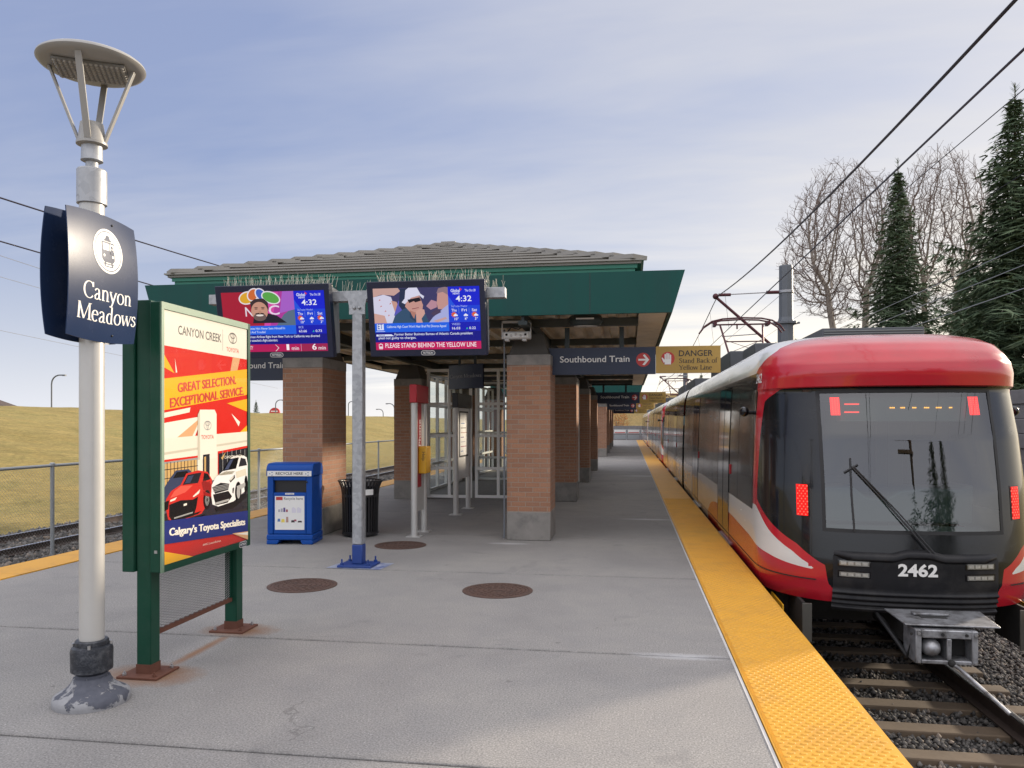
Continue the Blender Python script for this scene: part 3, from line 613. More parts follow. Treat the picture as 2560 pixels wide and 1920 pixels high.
# ---------------------------------------------------------------- station shelter
CX = CXS = -3.05
def shelter(y0, rows, label, roof_label=None):
    CX = CXS
    L = rows[-1] - rows[0] + 0.72
    y_f = rows[0] - 0.62; y_b = rows[-1] + 0.72 + 1.9
    S = thing('station_shelter', label, 'station shelter', (CX, rows[0], 0))
    hw_t, hw_b = 3.76, 3.60
    # canopy fascia: front, back and two leaning sides as one shell
    m2 = MB(); zt, zb, th = 3.60, 3.06, .05
    def ring(hw, yf, yb, z): return [(CX - hw, yf, z), (CX + hw, yf, z), (CX + hw, yb, z), (CX - hw, yb, z)]
    o_t = ring(hw_t, y_f, y_b, zt); o_b = ring(hw_b, y_f + .0, y_b - .0, zb); i_t = ring(hw_t - th, y_f + th, y_b - th, zt); i_b = ring(hw_b - th, y_f + th, y_b - th, zb)
    for i in range(4):
        j = (i + 1) % 4
        m2.add([o_b[i], o_b[j], o_t[j], o_t[i]], [(0, 1, 2, 3)], m_green); m2.add([i_b[i], i_b[j], i_t[j], i_t[i]], [(3, 2, 1, 0)], m_dark)
        m2.add([o_b[i], o_b[j], i_b[j], i_b[i]], [(3, 2, 1, 0)], m_green)
    m2.add(o_t, [(0, 1, 2, 3)], m_green)
    for xx in (CX + 2.55, CX + .9, CX - .9, CX - 2.55):
        m2.box(xx - .004, xx + .004, y_f - .003, y_f, 3.065, 3.595, m_dark)
    m2.build('canopy_fascia', S, smooth=False)
    # soffit: beige margins, ribbed deck between cross beams
    zs = 3.10
    for sx in (-1, 1):
        m2 = MB(); x0, x1 = sorted((CX + sx * (hw_b - .06), CX + sx * (hw_b - .42)))
        yy = y_f + .06
        while yy < y_b - .1:
            e = min(yy + 1.2, y_b - .06); m2.box(x0, x1, yy + .003, e - .003, zs - .03, zs, m_soffit); yy += 1.2
        m2.build('soffit_margin', S)
    m2 = MB(); x = CX - hw_b + .42; V = []; prof = []
    while x < CX + hw_b - .42:
        prof += [(x, zs + .12), (x + .10, zs + .12), (x + .14, zs + .04), (x + .25, zs + .04), (x + .29, zs + .12)]; x += .29
    ys = [y_f + .06, y_b - .06]; n = len(prof); V = [(a, yy, b) for yy in ys for a, b in prof]
    m2.add(V, [(i + 1, i, n + i, n + i + 1) for i in range(n - 1)], m_soffit); m2.build('deck', S, smooth=False)
    beams_y = []; yy = y_f + .95
    while yy < y_b - .3: beams_y.append(yy); yy += 2.65
    for yy in beams_y:
        m2 = MB(); m2.box(CX - hw_b + .42, CX + hw_b - .42, yy - .05, yy + .05, zs - .08, zs + .03, m_beam); m2.build('beam', S)
    for sx in (-1, 1):
        m2 = MB(); xx = CX + sx * 1.66; m2.box(xx - .06, xx + .06, y_f + .06, y_b - .06, zs - .155, zs - .105, m_dark)
        m2.box(xx - .02, xx + .02, y_f + .06, y_b - .06, zs - .105, zs + .02, m_dark); m2.build('beam', S)
    # columns
    for i, yc in enumerate(rows):
        for sx in (-1, 1):
            xi = CX + sx * 1.36; xo = CX + sx * 1.97; x0, x1 = min(xi, xo), max(xi, xo)
            d = .95 if (i == 0 and sx < 0) else .72
            c = MB().box(x0, x1, yc, yc + d, .40, 2.45, m_brick).build('column', S)
            MB().box(x0 - .004, x1 + .004, yc - .004, yc + d + .004, 0, .402, m_conc).build('concrete_base', c, bevel=.012)
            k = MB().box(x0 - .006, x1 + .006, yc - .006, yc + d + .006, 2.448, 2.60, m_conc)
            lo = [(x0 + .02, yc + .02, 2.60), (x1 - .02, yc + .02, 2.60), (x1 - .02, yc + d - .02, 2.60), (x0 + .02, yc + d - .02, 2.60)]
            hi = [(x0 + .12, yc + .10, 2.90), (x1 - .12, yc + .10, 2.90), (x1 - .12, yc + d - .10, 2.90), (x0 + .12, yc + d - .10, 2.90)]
            k.hexa(lo, hi, m_colshade); k.build('capital', c, bevel=.01)
    # metal shake roof: hipped, stepped courses
    ex = 3.36; ey = y_f + .16; eb = y_b - 1.2; z0, rise = 3.79, 1.06; n = 9; run = ex - .02; CX = CXS - .15
    r = MB()
    for k in range(n):
        a = k / n; b2 = (k + 1) / n; ia, ib = a * run, b2 * run + .02; za = z0 + a * rise; zb2 = z0 + b2 * rise - .046
        q = lambda i, z: [(CX - ex + i, ey + i, z), (CX + ex - i, ey + i, z), (CX + ex - i, eb - i, z), (CX - ex + i, eb - i, z)]
        A = q(ia - .035, za); B = q(ib, zb2); Cc = q(ia, za - .056); A2 = q(ia - .035, za - .022); A3 = q(ia, za - .022)
        for i in range(4):
            j = (i + 1) % 4; r.add([A[i], A[j], B[j], B[i]], [(0, 1, 2, 3)], m_shake); r.add([A2[i], A2[j], A[j], A[i]], [(0, 1, 2, 3)], m_shake); r.add([A3[i], A3[j], A2[j], A2[i]], [(0, 1, 2, 3)], m_shake); r.add([Cc[i], Cc[j], A3[j], A3[i]], [(0, 1, 2, 3)], m_shake)
    roof = r.build('roof', S, smooth=False)
    h = MB()
    for sx in (-1, 1):
        for k in range(13):
            a, b2 = (k + .05) / 13.0, (k + 1.3) / 13.0
            pa = Vector((CX + sx * (ex - a * run), ey + a * run, z0 + a * rise + .022)); pb = Vector((CX + sx * (ex - b2 * run), ey + b2 * run, z0 + b2 * rise - .022))
            h.bar(pa, pb, .26, .055, m_shake)
    h.bar((CX, ey + run - .1, z0 + rise + .03), (CX, eb - run + .1, z0 + rise + .03), .26, .03, m_shake)
    h.build('hip_cap', roof, smooth=False)
    g = MB(); A = [(CX - ex + .08, ey + .05), (CX + ex - .08, ey + .05), (CX + ex - .08, eb - .05), (CX - ex + .08, eb - .05)]
    g.prism(A, (0, 0, 3.765), (1, 0, 0), (0, 1, 0), m_greenlt, .17)
    g.box(CX - ex + .05, CX + ex - .05, ey + .028, ey + .049, 3.68, 3.768, m_greenlt)
    g.build('gutter', S)
    return S
ROWS1 = [10.65, 16.06, 21.4, 26.6]
sh1 = shelter(10.0, ROWS1, 'brick columned shelter with green fascia and shake roof, nearest the camera')
def glass_wall(S, p0, p1, zt, vs, hs, fr=.06):
    """white framed glazing between two plan points"""
    p0 = Vector(p0); p1 = Vector(p1); d = (p1 - p0); Ln = d.length; u = d / Ln; f = MB(); nrm = Vector((-u.y, u.x, 0))
    def post(s, w_): a = p0 + u * s; f.bar((a.x, a.y, .03), (a.x, a.y, zt), w_, .07, m_alu, up=tuple(nrm))
    def railb(z, w_): f.bar(p0 + Vector((0, 0, z)), p1 + Vector((0, 0, z)), .066, w_, m_alu)
    for s in vs: post(s * Ln, fr)
    for z in hs: railb(z, fr)
    W = f.build('glass_wall', S)
    g = MB(); a = p0 + u * .01; b = p1 - u * .01
    g.add([(a.x, a.y, .06), (b.x, b.y, .06), (b.x, b.y, zt - .02), (a.x, a.y, zt - .02)], [(0, 1, 2, 3)], m_glass); g.build('pane', W)
    return W
HS = (.05, .66, 1.37, 2.06, 2.79)
glass_wall(sh1, (-4.36, 16.35, 0), (-3.36, 16.35, 0), 2.82, (0.03, .50, .97), HS)
glass_wall(sh1, (-3.30, 16.40, 0), (-1.75, 16.40, 0), 2.82, (0.02, .33, .66, .98), HS)
for sx in (-1, 1):
    xx = CX + sx * 1.66
    for ya, yb in ((16.80, 21.38), (22.14, 26.55)):
        glass_wall(sh1, (xx, ya, 0), (xx, yb, 0), 2.82, (.01, .2, .4, .6, .8, .99), HS)
glass_wall(sh1, (-4.30, 21.7, 0), (-3.4, 21.7, 0), 2.82, (.03, .97), HS)
sh2 = shelter(37.4, [38.0, 43.4, 48.8, 54.2], 'second brick columned shelter with green fascia, farther down the platform')
# ---------------------------------------------------------------- hanging line signs
def line_sign(label, first=True):
    y = 0; S = thing('platform_sign', label, 'hanging sign', (0, 0, 2.33), 'southbound line signs over the platform')
    x0, x1, x2, zb, zt = -1.16, .375, 1.255, 2.33, 2.71; U, V = (1, 0, 0), (0, 0, 1)
    b = MB(); b.box(x0, x1 - .004, -.03, .03, zb, zt, m_navyflat)
    b.text('Southbound Train', (x0 + .19, -.0335, zb + .175), U, V, .125, m_white, bold=.010, width=.98)
    c = (x1 - .175, -.032, zb + .20); b.poly(_ARC(0, 0, .098, .098, 0, 352.5, 47), c, U, V, m_redsign)
    c2 = (c[0], -.0335, c[2]); b.poly([(-.068, -.013), (.045, -.013), (.045, .013), (-.068, .013)], c2, U, V, m_white)
    b.poly([(-.005, .062), (.018, .078), (.082, 0), (.018, -.078), (-.005, -.062), (.045, 0)][0:3] + [(.045, 0)], c2, U, V, m_white, .0004)
    b.poly([(.045, 0), (.082, 0), (.018, -.078), (-.012, -.070)], c2, U, V, m_white, .0008)
    b.build('direction_board', S)
    g = MB(); g.box(x1, x2, -.028, .028, zb + .01, zt + .005, m_gold); c = (x1 + .165, -.030, zb + .215)
    g.poly(_ARC(0, 0, .093, .093, 0, 352.5, 47), c, U, V, m_redsign)
    cw = (c[0], -.0315, c[2] - .03)
    g.poly([(-.045, -.055), (.040, -.055), (.046, .02), (-.046, .02)], cw, U, V, m_white)
    for i, (fx, ft) in enumerate(((-.036, .085), (-.012, .100), (.012, .095), (.035, .075))):
        g.poly([(fx - .0095, .012), (fx + .0095, .012), (fx + .0095, ft), (fx, ft + .01), (fx - .0095, ft)], cw, U, V, m_white, .0004)
    g.poly([(-.044, -.02), (-.044, .01), (-.078, .045), (-.086, .034), (-.06, -.03)], cw, U, V, m_white, .0008)
    g.text('DANGER', (x1 + .315, -.031, zb + .245), U, V, .115, m_black, bold=.008, width=.46)
    serif_text(g, 'Stand Back of', (x1 + .315, -.031, zb + .150), U, V, .094, m_black, 'L', thick=.10, thin=.036)
    serif_text(g, 'Yellow Line', (x1 + .315, -.031, zb + .055), U, V, .094, m_black, 'L', thick=.10, thin=.036)
    g.build('danger_board', S)
    for x in (-.87, -.10):
        MB().box(x - .032, x + .032, -.03, .03, zt + .002, 2.998, m_dark).build('hanger', S)
    return S
s0 = line_sign('Southbound Train and yellow DANGER board, the largest, beside the front brick column'); s0.location = (0, 10.97, 2.33)
for y, lab in ((26.9, 'second Southbound Train and DANGER board back, hanging at the far end of the first shelter'),
               (39.6, 'third Southbound Train and DANGER board back, under the front of the second shelter'),
               (55.0, 'farthest Southbound Train and DANGER board, partly hidden at the end of the second shelter')):
    clone(s0, (0, y, 2.33), lab)
S = thing('platform_sign', 'navy hanging sign with Northbound Train lettering behind the left screen', 'hanging sign', (-5.2, 11.0, 2.29))
b = MB(); b.box(-7.35, -4.6, 10.97, 11.03, 2.29, 2.68, m_navyflat)
b.text('Northbound Train', (-5.13, 10.966, 2.475), (1, 0, 0), (0, 0, 1), .125, m_white, bold=.010, align='R', width=.98)
b.build('direction_board', S)
for x in (-6.9, -5.3): MB().box(x - .03, x + .03, 10.97, 11.03, 2.682, 2.998, m_dark).build('hanger', S)
# small dark name sign hung under the canopy, leaning
S = thing('name_sign', 'small dark station name sign hung behind the right screen', 'hanging sign', (-2.70, 12.6, 2.55))
b = MB(); fn = lambda a, c, o: Vector((-2.70 + a * .62 + .0, 12.60 - .42 * a - .045 * math.cos(a * 3) + o * -1, 2.42 + c))
for i in range(10):
    a0, a1 = -.55 + i * .11, -.55 + (i + 1) * .11
    for o, sgn in ((0, 1), (-.09, -1)):
        q = [fn(a0, -.20, o), fn(a1, -.20, o), fn(a1, .20, o), fn(a0, .20, o)]; b.add(q, [(0, 1, 2, 3) if sgn > 0 else (3, 2, 1, 0)], m_navyflat)
serif_text(b, 'Canyon Meadows', None, None, None, .088, mat('dim_lettering', (.30, .31, .33), .5), 'C', .003, lambda a, c, o: fn(a / .62, c - .02, o + .004))
b.build('panel', S, ang=60); MB().box(-2.83, -2.79, 12.62, 12.66, 2.6, 3.0, m_dark).build('hanger', S); MB().box(-2.55, -2.51, 12.55, 12.59, 2.6, 3.0, m_dark).build('hanger', S)

# ---------------------------------------------------------------- lamp post with the station name sign
LX, LY = -3.13, 4.11
lp = thing('lamp_post', 'pale round lamp post with flat disc head on a worn flared base', 'lamp post', (LX, LY, 0))
def basemat():
    m, t, b = newmat('peeling_base'); v = texco(t); n = nz(t, v, 9, 6, 0.65, 0.5)
    xyz = N(t, 'ShaderNodeSeparateXYZ'); t.links.new(v, xyz.inputs[0])
    k = M(t, 'ADD', n, M(t, 'MULTIPLY', xyz.outputs[2], 1.6)); f = ramp(t, k, [(0.60, 0.0), (0.64, 1.0)])
    lo = MIX(t, nz(t, v, 22, 6, 0.7), (0.20, 0.20, 0.21), (0.36, 0.36, 0.37)); hi = MIX(t, nz(t, v, 30, 4), (0.05, 0.055, 0.075), (0.11, 0.115, 0.14))
    t.links.new(MIX(t, f, lo, hi), b.inputs['Base Color']); b.inputs['Roughness'].default_value = 0.75
    bumpn(t, b, M(t, 'SUBTRACT', M(t, 'MULTIPLY', nz(t, v, 50, 5), 0.4), f), 0.004, 0.8); return m
m_base = basemat()
m_collar = mat('black_cast_collar', (0.022, 0.025, 0.033), 0.42, 0.2, var=0.5, vs=35, bump=0.9, bs=90, dirt=(0.12, 0.125, 0.135), dirt_amt=0.7, dirt_s=22)
MB().lathe(LX, LY, [(.205, 0), (.208, .02), (.204, .048), (.185, .062), (.150, .082), (.120, .108), (.105, .132), (.098, .150), (.086, .155), (.084, .175)], m_base, 48).build('plinth', lp, ang=50)
MB().lathe(LX, LY, [(.086, .170), (.100, .182), (.112, .19), (.114, .305), (.108, .328), (.094, .336), (.090, .337), (.090, .362), (.084, .368), (.074, .368)], m_collar, 48).build('collar', lp, ang=30)
for k in range(4):
    b = MB(); t = .5 + k * math.pi / 2; b.lathe(LX + .098 * math.cos(t), LY + .098 * math.sin(t), [(.009, .33), (.009, .352)], m_bolt, 6); b.build('bolt', lp)
MB().lathe(LX, LY, [(.0675, .36), (.0675, 2.94)], m_silver, 48).build('pole', lp)
MB().lathe(LX, LY, [(.070, 2.925), (.081, 2.93), (.081, 3.125), (.076, 3.133), (.034, 3.134), (.034, 3.178), (.050, 3.18), (.060, 3.185), (.0575, 3.20), (.0565, 3.275)], m_galv, 40).build('sleeve', lp, ang=30)
MB().lathe(LX, LY, [(.060, 3.272), (.084, 3.278), (.084, 3.292), (.076, 3.297), (.062, 3.405), (.03, 3.41)], m_lampgrey, 40).build('hub', lp, ang=30)
for k in range(4):
    t = R(20) + k * math.pi / 2; c, s_ = math.cos(t), math.sin(t)
    MB().bar((LX + .070 * c, LY + .070 * s_, 3.30), (LX + .232 * c, LY + .232 * s_, 3.735), .036, .014, m_lampgrey, up=(c, s_, 0)).build('arm', lp, bevel=.002)
MB().lathe(LX, LY, [(.02, 3.722), (.17, 3.725), (.255, 3.730), (.280, 3.738), (.290, 3.750), (.287, 3.762), (.272, 3.773), (.21, 3.792), (.10, 3.806), (.02, 3.81)], m_lampgrey, 64).build('lamp_head', lp, ang=40)
m_led = mat('led_lens_grey', (0.38, 0.37, 0.35), 0.35, var=0.3, vs=30)
m_ledbase = mat('led_panel_grey', (.20, .195, .185), .5, var=.2)
b = MB(); b.box(LX - .19, LX + .19, LY - .13, LY + .13, 3.708, 3.7215, m_ledbase)
for i in range(14):
    for j in range(8):
        b.lathe(LX - .175 + i * .0269, LY - .115 + j * .0329, [(.011, 3.7079), (.008, 3.701), (.003, 3.699)], m_led, 6)
o = b.build('light_panel', lp)
def nudge(o, ang):  # turn a part about the post
    o.data.transform(Matrix.Rotation(ang, 4, 'Z'))
nudge(o, R(28))
# station name sign: two curved panels clamped to the post
ns = thing('station_name_sign', 'curved navy Canyon Meadows sign with white train emblem clamped to the lamp post', 'sign', (LX, LY, 2.5))
SROT = R(-0.8); SW, SZ0, SZ1 = .288, 2.135, 2.845
def sgn_pt(a, z, o, side=1):
    # a along the panel (-1..1), bulging away from the post
    b2 = 2 * z - 1; x = .066 + .024 * (1 - b2 * b2) + .004 * (1 - a * a) + o; y = a * (SW + .008 * (1 - b2 * b2))
    zz = lerp(SZ0, SZ1, z) + .020 * (1 - a * a) * b2
    x *= side; c, s_ = math.cos(SROT), math.sin(SROT)
    return Vector((LX + x * c - y * s_, LY + x * s_ + y * c, zz))
for side in (1, -1):
    b = MB(); na, nz_ = 20, 16
    for o in (0, -.006):
        vs = [sgn_pt(-1 + 2 * i / na, j / nz_, o, side) for j in range(nz_ + 1) for i in range(na + 1)]
        fl = (o == 0) == (side == 1)
        fs = [(j * (na + 1) + i, j * (na + 1) + i + 1, (j + 1) * (na + 1) + i + 1, (j + 1) * (na + 1) + i) for j in range(nz_) for i in range(na)]
        b.add(vs, fs if fl else [f[::-1] for f in fs], m_navy)
    rim = [(-1 + 2 * i / na, 0) for i in range(na + 1)] + [(1, j / nz_) for j in range(1, nz_ + 1)] + [(1 - 2 * i / na, 1) for i in range(1, na + 1)] + [(-1, 1 - j / nz_) for j in range(1, nz_)]
    for (a, z), (a2, z2) in zip(rim, rim[1:] + rim[:1]):
        b.add([sgn_pt(a, z, 0, side), sgn_pt(a, z, -.006, side), sgn_pt(a2, z2, -.006, side), sgn_pt(a2, z2, 0, side)], [(0, 1, 2, 3) if side > 0 else (3, 2, 1, 0)], m_navy)
    for zz in (.06, .94):
        p = sgn_pt(.25, zz, .001, side); b.sphere(p, .007, m_black, 8, 6)
    panel = b.build('panel', ns, ang=45)
    if side == 1:
        fnp = lambda a, c, o: sgn_pt((a + .022) / SW, (c + .355) / .71, o + .0012)
        L = MB(); serif_text(L, 'Canyon', None, None, None, .132, m_white, 'C', 0, lambda a, c, o: fnp(a, c - .128, o), thick=.10, thin=.030)
        serif_text(L, 'Meadows', None, None, None, .132, m_white, 'C', 0, lambda a, c, o: fnp(a + .006, c - .248, o), thick=.10, thin=.030)
        def fp(pts, m, o, fan=True):
            pts = list(pts); L.add([fnp(a, c + .155, o) for a, c in pts], [tuple(range(len(pts)))], m)
        def ringp(r0, r1, m, o, n=40):
            A = _ARC(0, 0, r0, r0, 0, 360, n); B = _ARC(0, 0, r1, r1, 0, 360, n)
            L.add([fnp(a, c + .155, o) for a, c in A] + [fnp(a, c + .155, o) for a, c in B], [(i, i + 1, n + 2 + i, n + 1 + i) for i in range(n)], m)
        def disc(r, m, o, n=40):   # strips so the disc follows the curve of the panel
            k = 12
            for i in range(k):
                x0, x1 = -r + 2 * r * i / k, -r + 2 * r * (i + 1) / k
                y0, y1 = math.sqrt(max(0, r * r - x0 * x0)), math.sqrt(max(0, r * r - x1 * x1))
                fp([(x0, -y0), (x1, -y1), (x1, y1), (x0, y0)], m, o)
        ringp(.094, .124, m_white, .0002); ringp(.107, .112, m_navy, .0006); disc(.101, m_white, .0003)
        rects = lambda x0, x1, y0, y1, m, o: [fp([(lerp(x0, x1, i / 4), y0), (lerp(x0, x1, (i + 1) / 4), y0), (lerp(x0, x1, (i + 1) / 4), y1), (lerp(x0, x1, i / 4), y1)], m, o) for i in range(4)]
        rects(-.052, .052, -.046, .052, m_navy, .0008); fp([(-.052, -.046), (.052, -.046), (.036, -.062), (-.036, -.062)], m_navy, .0008)
        rects(-.028, .028, .057, .066, m_navy, .0008); fp([(-.020, .066), (.020, .066), (.010, .088), (-.010, .088)], m_navy, .0009)
        rects(-.046, .006, .004, .043, m_white, .0014); rects(.012, .046, .004, .043, m_white, .0014)
        fp(_ARC(.030, .026, .009, .010, 0, 330, 11), m_navy, .0018); rects(.018, .042, -.012, .014, m_navy, .0019)
        fp(_ARC(-.036, -.026, .008, .008, 0, 330, 11), m_white, .0014); fp(_ARC(.036, -.026, .008, .008, 0, 330, 11), m_white, .0014)
        rects(-.046, .046, -.074, -.069, m_navy, .0009); rects(-.030, .030, -.088, -.083, m_navy, .0009)
        fp([(-.030, -.062), (-.022, -.062), (-.030, -.085), (-.038, -.085)], m_navy, .0011); fp([(.022, -.062), (.030, -.062), (.038, -.085), (.030, -.085)], m_navy, .0011)
        L.build('lettering', panel, smooth=False)
for zz in (2.25, 2.72):
    MB().lathe(LX, LY, [(.069, zz - .02), (.078, zz - .02), (.078, zz + .02), (.069, zz + .02)], m_black, 24).build('clamp', ns)

# ---------------------------------------------------------------- green advertising stand with poster
ad = thing('advertising_stand', 'green double sided advertising stand with a car dealer poster on two rusty legs', 'advertising stand', (-3.11, 5.13, 0))
Y0, Y1, FX = 4.55, 5.72, -2.97
for y in (4.62, 5.72):
    l = MB().box(-3.16, -3.06, y - .05, y + .05, .014, 2.44, m_kgreen).build('leg', ad, bevel=.006)
    MB().box(-3.163, -3.057, y - .053, y + .053, .0145, .075, m_rust).build('rust_band', l)
    p = MB().box(-3.25, -2.97, y - .13, y + .13, 0, .015, m_rust); p.build('base_plate', l, bevel=.003)
    for i, j in ((-1, -1), (1, -1), (1, 1), (-1, 1)): MB().lathe(-3.11 + i * .105, y + j * .095, [(.013, .0155), (.013, .03), (.006, .031), (.006, .042)], m_bolt if i * j > 0 else m_rust, 6).build('bolt', l)
for x0, x1, e in ((-3.055, FX, 1), (-3.25, -3.165, -1)):
    c = MB(); c.box(x0, x1 - (.012 if e > 0 else 0), Y0, Y1, .675, 2.425, m_kgreen)
    c.build('cabinet', ad, bevel=.006)
fr = MB(); w_ = .045
fr.box(FX - .011, FX, Y0, Y0 + w_ * .62, .675, 2.425, m_kedge); fr.box(FX - .011, FX, Y1 - w_ * .8, Y1, .675, 2.425, m_kgreen)
fr.box(FX - .011, FX, Y0 + w_ * .62, Y1 - w_ * .8, .675, .675 + w_, m_kgreen); fr.box(FX - .011, FX, Y0 + w_ * .62, Y1 - w_ * .8, 2.425 - w_, 2.425, m_kedge)
fr.poly(_ARC(0, 0, .022, .022, 90, 270, 10) + [(a + .075, b_) for a, b_ in _ARC(0, 0, .022, .022, -90, 90, 10)], (FX + .0012, Y1 - .155, .698), (0, 1, 0), (0, 0, 1), m_white)
fr.poly(_ARC(0, 0, .018, .018, 90, 270, 10) + [(a + .075, b_) for a, b_ in _ARC(0, 0, .018, .018, -90, 90, 10)], (FX + .0018, Y1 - .155, .698), (0, 1, 0), (0, 0, 1), m_navyflat)
fr.text('PATTISON', (FX + .0024, Y1 - .118, .689), (0, 1, 0), (0, 0, 1), .026, m_white, bold=.02, align='C', width=.085)
fr.box(FX - .05, FX - .03, Y0 - .004, Y0, .80, .82, m_bolt)
fr.build('frame', ad)
# poster, flat paper layers
PO = (FX - .0085, Y0 + .030, .722); PW, PH = Y1 - Y0 - .068, 1.655
pm = {k: mat('poster_' + k, srgb(v), .2, var=.03, coat=.25) for k, v in dict(white='#e9e4d6', red='#d0281f', yellow='#f0b028', blue='#1d2c6e', tan='#d9a679', cream='#e6e0d0', dark='#2a2b33', road='#5c5560', car='#c8302a', carlight='#dd5a4c', cardark='#8e1d1c', suv='#e8e8e6', glassd='#23242c', grey='#9a9a98', warm='#caa56a', shade='#c9c2b0', black='#17171b', navy='#39425e').items()}
m_ink = mat('poster_ink_grey', srgb('#3c3a38'), .3); m_redink = mat('poster_ink_red', srgb('#c2300f'), .3)
P = MB(); LAY = Layers(.00035)
def pp(pts, m):
    P.poly([(a * PW, b_ * PH) for a, b_ in pts], PO, (0, 1, 0), (0, 0, 1), pm[m] if isinstance(m, str) else m, LAY.off(pts))
def pt(s, a, b_, size, m, width, slope=0.0, align='C', bold=.012, sl=0.0, heavy=False):
    u = Vector((0, 1, slope)).normalized(); h = size / PH; k = abs(slope) * width * PW / PH / 2
    o = LAY.off([(a - width / 2, b_ - k), (a + width / 2, b_ + h * .75 + k)])
    for i in range(3 if heavy else 1): P.text(s, (PO[0], PO[1] + a * PW + i * .0032, PO[2] + b_ * PH), u, (0, -slope * .3, 1), size, pm[m] if isinstance(m, str) else m, bold=bold, align=align, off=o + i * .0004, slant=sl, width=width * PW)
pp([(0, 0), (1, 0), (1, 1), (0, 1)], 'white'); pp([(0, 0), (1, 0), (1, .858), (0, .860)], 'red')
pp([(0, .83), (.11, .755), (0, .775)], 'yellow'); pp([(.115, .815), (.14, .76), (.125, .757)], 'white'); pp([(.90, .858), (.80, .70), (.72, .70), (.80, .857)], 'tan')
pp([(0, .605), (1, .690), (1, .812), (0, .729)], 'yellow'); pp([(0, .595), (.28, .62), (.27, .60), (0, .575)], 'cream')
pp([(0, .555), (.42, .585), (.33, .50), (0, .47)], 'white'); pp([(.05, .47), (.40, .58), (.25, .46)], 'tan')
pp([(.72, .645), (1, .67), (1, .61)], 'yellow'); pp([(.78, .60), (.90, .56), (.88, .54)], 'white'); pp([(.86, .50), (1, .545), (1, .50)], 'yellow')
# showroom
pp([(0, .495), (1, .515), (1, .16), (0, .16)], 'cream'); pp([(0, .44), (1, .475), (1, .466), (0, .43)], 'shade')
pp([(.36, .40), (.36, .590), (.385, .612), (.56, .614), (.585, .595), (.585, .40)], 'white'); pp([(.36, .40), (.36, .59), (.385, .612), (.385, .40)], 'shade')
pp([(0, .405), (.36, .412), (.36, .30), (0, .30)], 'grey'); pp([(.012, .395), (.35, .402), (.35, .30), (.012, .30)], 'warm'); pp([(.60, .43), (1, .448), (1, .30), (.60, .30)], 'red')
pp([(.61, .42), (1, .438), (1, .30), (.61, .30)], 'glassd'); pp([(.0, .402), (.36, .41), (.36, .418), (0, .411)], 'red')
for i in range(9): pp([(.03 + i * .036, .30), (.036 + i * .036, .30), (.036 + i * .036, .40), (.03 + i * .036, .40)], 'dark')
for i in range(6): pp([(.66 + i * .06, .30), (.666 + i * .06, .30), (.666 + i * .06, .43), (.66 + i * .06, .43)], 'grey')
for b_ in (.335, .37): pp([(0, b_), (.36, b_ + .004), (.36, b_ + .007), (0, b_ + .003)], 'dark')
pp([(.64, .40), (.70, .425), (.66, .39)], 'warm'); pp([(.72, .37), (.95, .385), (.95, .375), (.72, .36)], 'warm'); pp([(.42, .42), (.50, .422), (.50, .30), (.42, .30)], 'dark'); pp([(.435, .41), (.455, .412), (.455, .32), (.435, .32)], 'warm')
pp([(0, .30), (1, .31), (1, .12), (0, .12)], 'road'); pp([(0, .20), (.5, .23), (1, .22), (1, .12), (0, .12)], 'dark')
# dark blue car behind, red hatchback, white sport utility
pp([(.0, .30), (.06, .335), (.12, .365), (.26, .365), (.33, .33), (.33, .25), (.0, .25)], 'navy'); pp([(.09, .335), (.13, .358), (.24, .358), (.27, .335)], 'black')
pp([(.02, .215), (.02, .255), (.07, .285), (.17, .305), (.23, .348), (.36, .356), (.47, .345), (.525, .31), (.53, .25), (.50, .215), (.44, .19), (.40, .17), (.10, .158), (.04, .175)], 'car')
pp([(.19, .303), (.245, .342), (.40, .346), (.36, .303)], 'glassd'); pp([(.415, .305), (.43, .342), (.475, .336), (.505, .312)], 'black'); pp([(.40, .302), (.43, .31), (.52, .29), (.50, .25), (.42, .27)], 'cardark')
pp([(.05, .232), (.17, .242), (.30, .236), (.36, .245), (.34, .20), (.31, .168), (.09, .160), (.05, .185)], 'black'); pp([(.06, .250), (.13, .258), (.11, .247), (.06, .243)], 'white'); pp([(.30, .250), (.385, .275), (.37, .258), (.31, .246)], 'white')
pp([(.10, .178), (.30, .186), (.30, .180), (.10, .172)], 'grey'); pp([(.2, .225), (.235, .227), (.235, .218), (.2, .216)], 'white')
pp(_ARC(.465, .225, .045, .042, 0, 345, 23), 'black'); pp(_ARC(.465, .225, .026, .026, 0, 345, 23), 'grey'); pp(_ARC(.465, .225, .008, .008, 0, 330, 11), 'black')
pp([(.515, .24), (.52, .285), (.57, .318), (.68, .345), (.74, .388), (.80, .405), (.92, .408), (.985, .392), (1, .36), (1, .25), (.97, .235), (.88, .215), (.80, .195), (.60, .186), (.53, .20)], 'suv')
pp([(.655, .340), (.745, .392), (.875, .396), (.835, .345)], 'black'); pp([(.87, .352), (.90, .393), (.965, .386), (.99, .355)], 'glassd'); pp([(.73, .395), (.80, .412), (.92, .414), (.96, .402), (.80, .404)], 'black')
pp([(.525, .275), (.63, .290), (.745, .280), (.73, .252), (.56, .245)], 'glassd')
for i in range(4): pp([(.535, .254 + i * .0065), (.735, .258 + i * .0065), (.735, .2605 + i * .0065), (.535, .2565 + i * .0065)], 'grey')
pp([(.745, .295), (.815, .318), (.82, .302), (.76, .284)], 'glassd'); pp([(.755, .297), (.805, .312), (.80, .306), (.76, .292)], 'white'); pp([(.535, .243), (.73, .248), (.78, .22), (.72, .195), (.57, .193)], 'black'); pp([(.56, .206), (.74, .212), (.74, .202), (.56, .196)], 'grey')
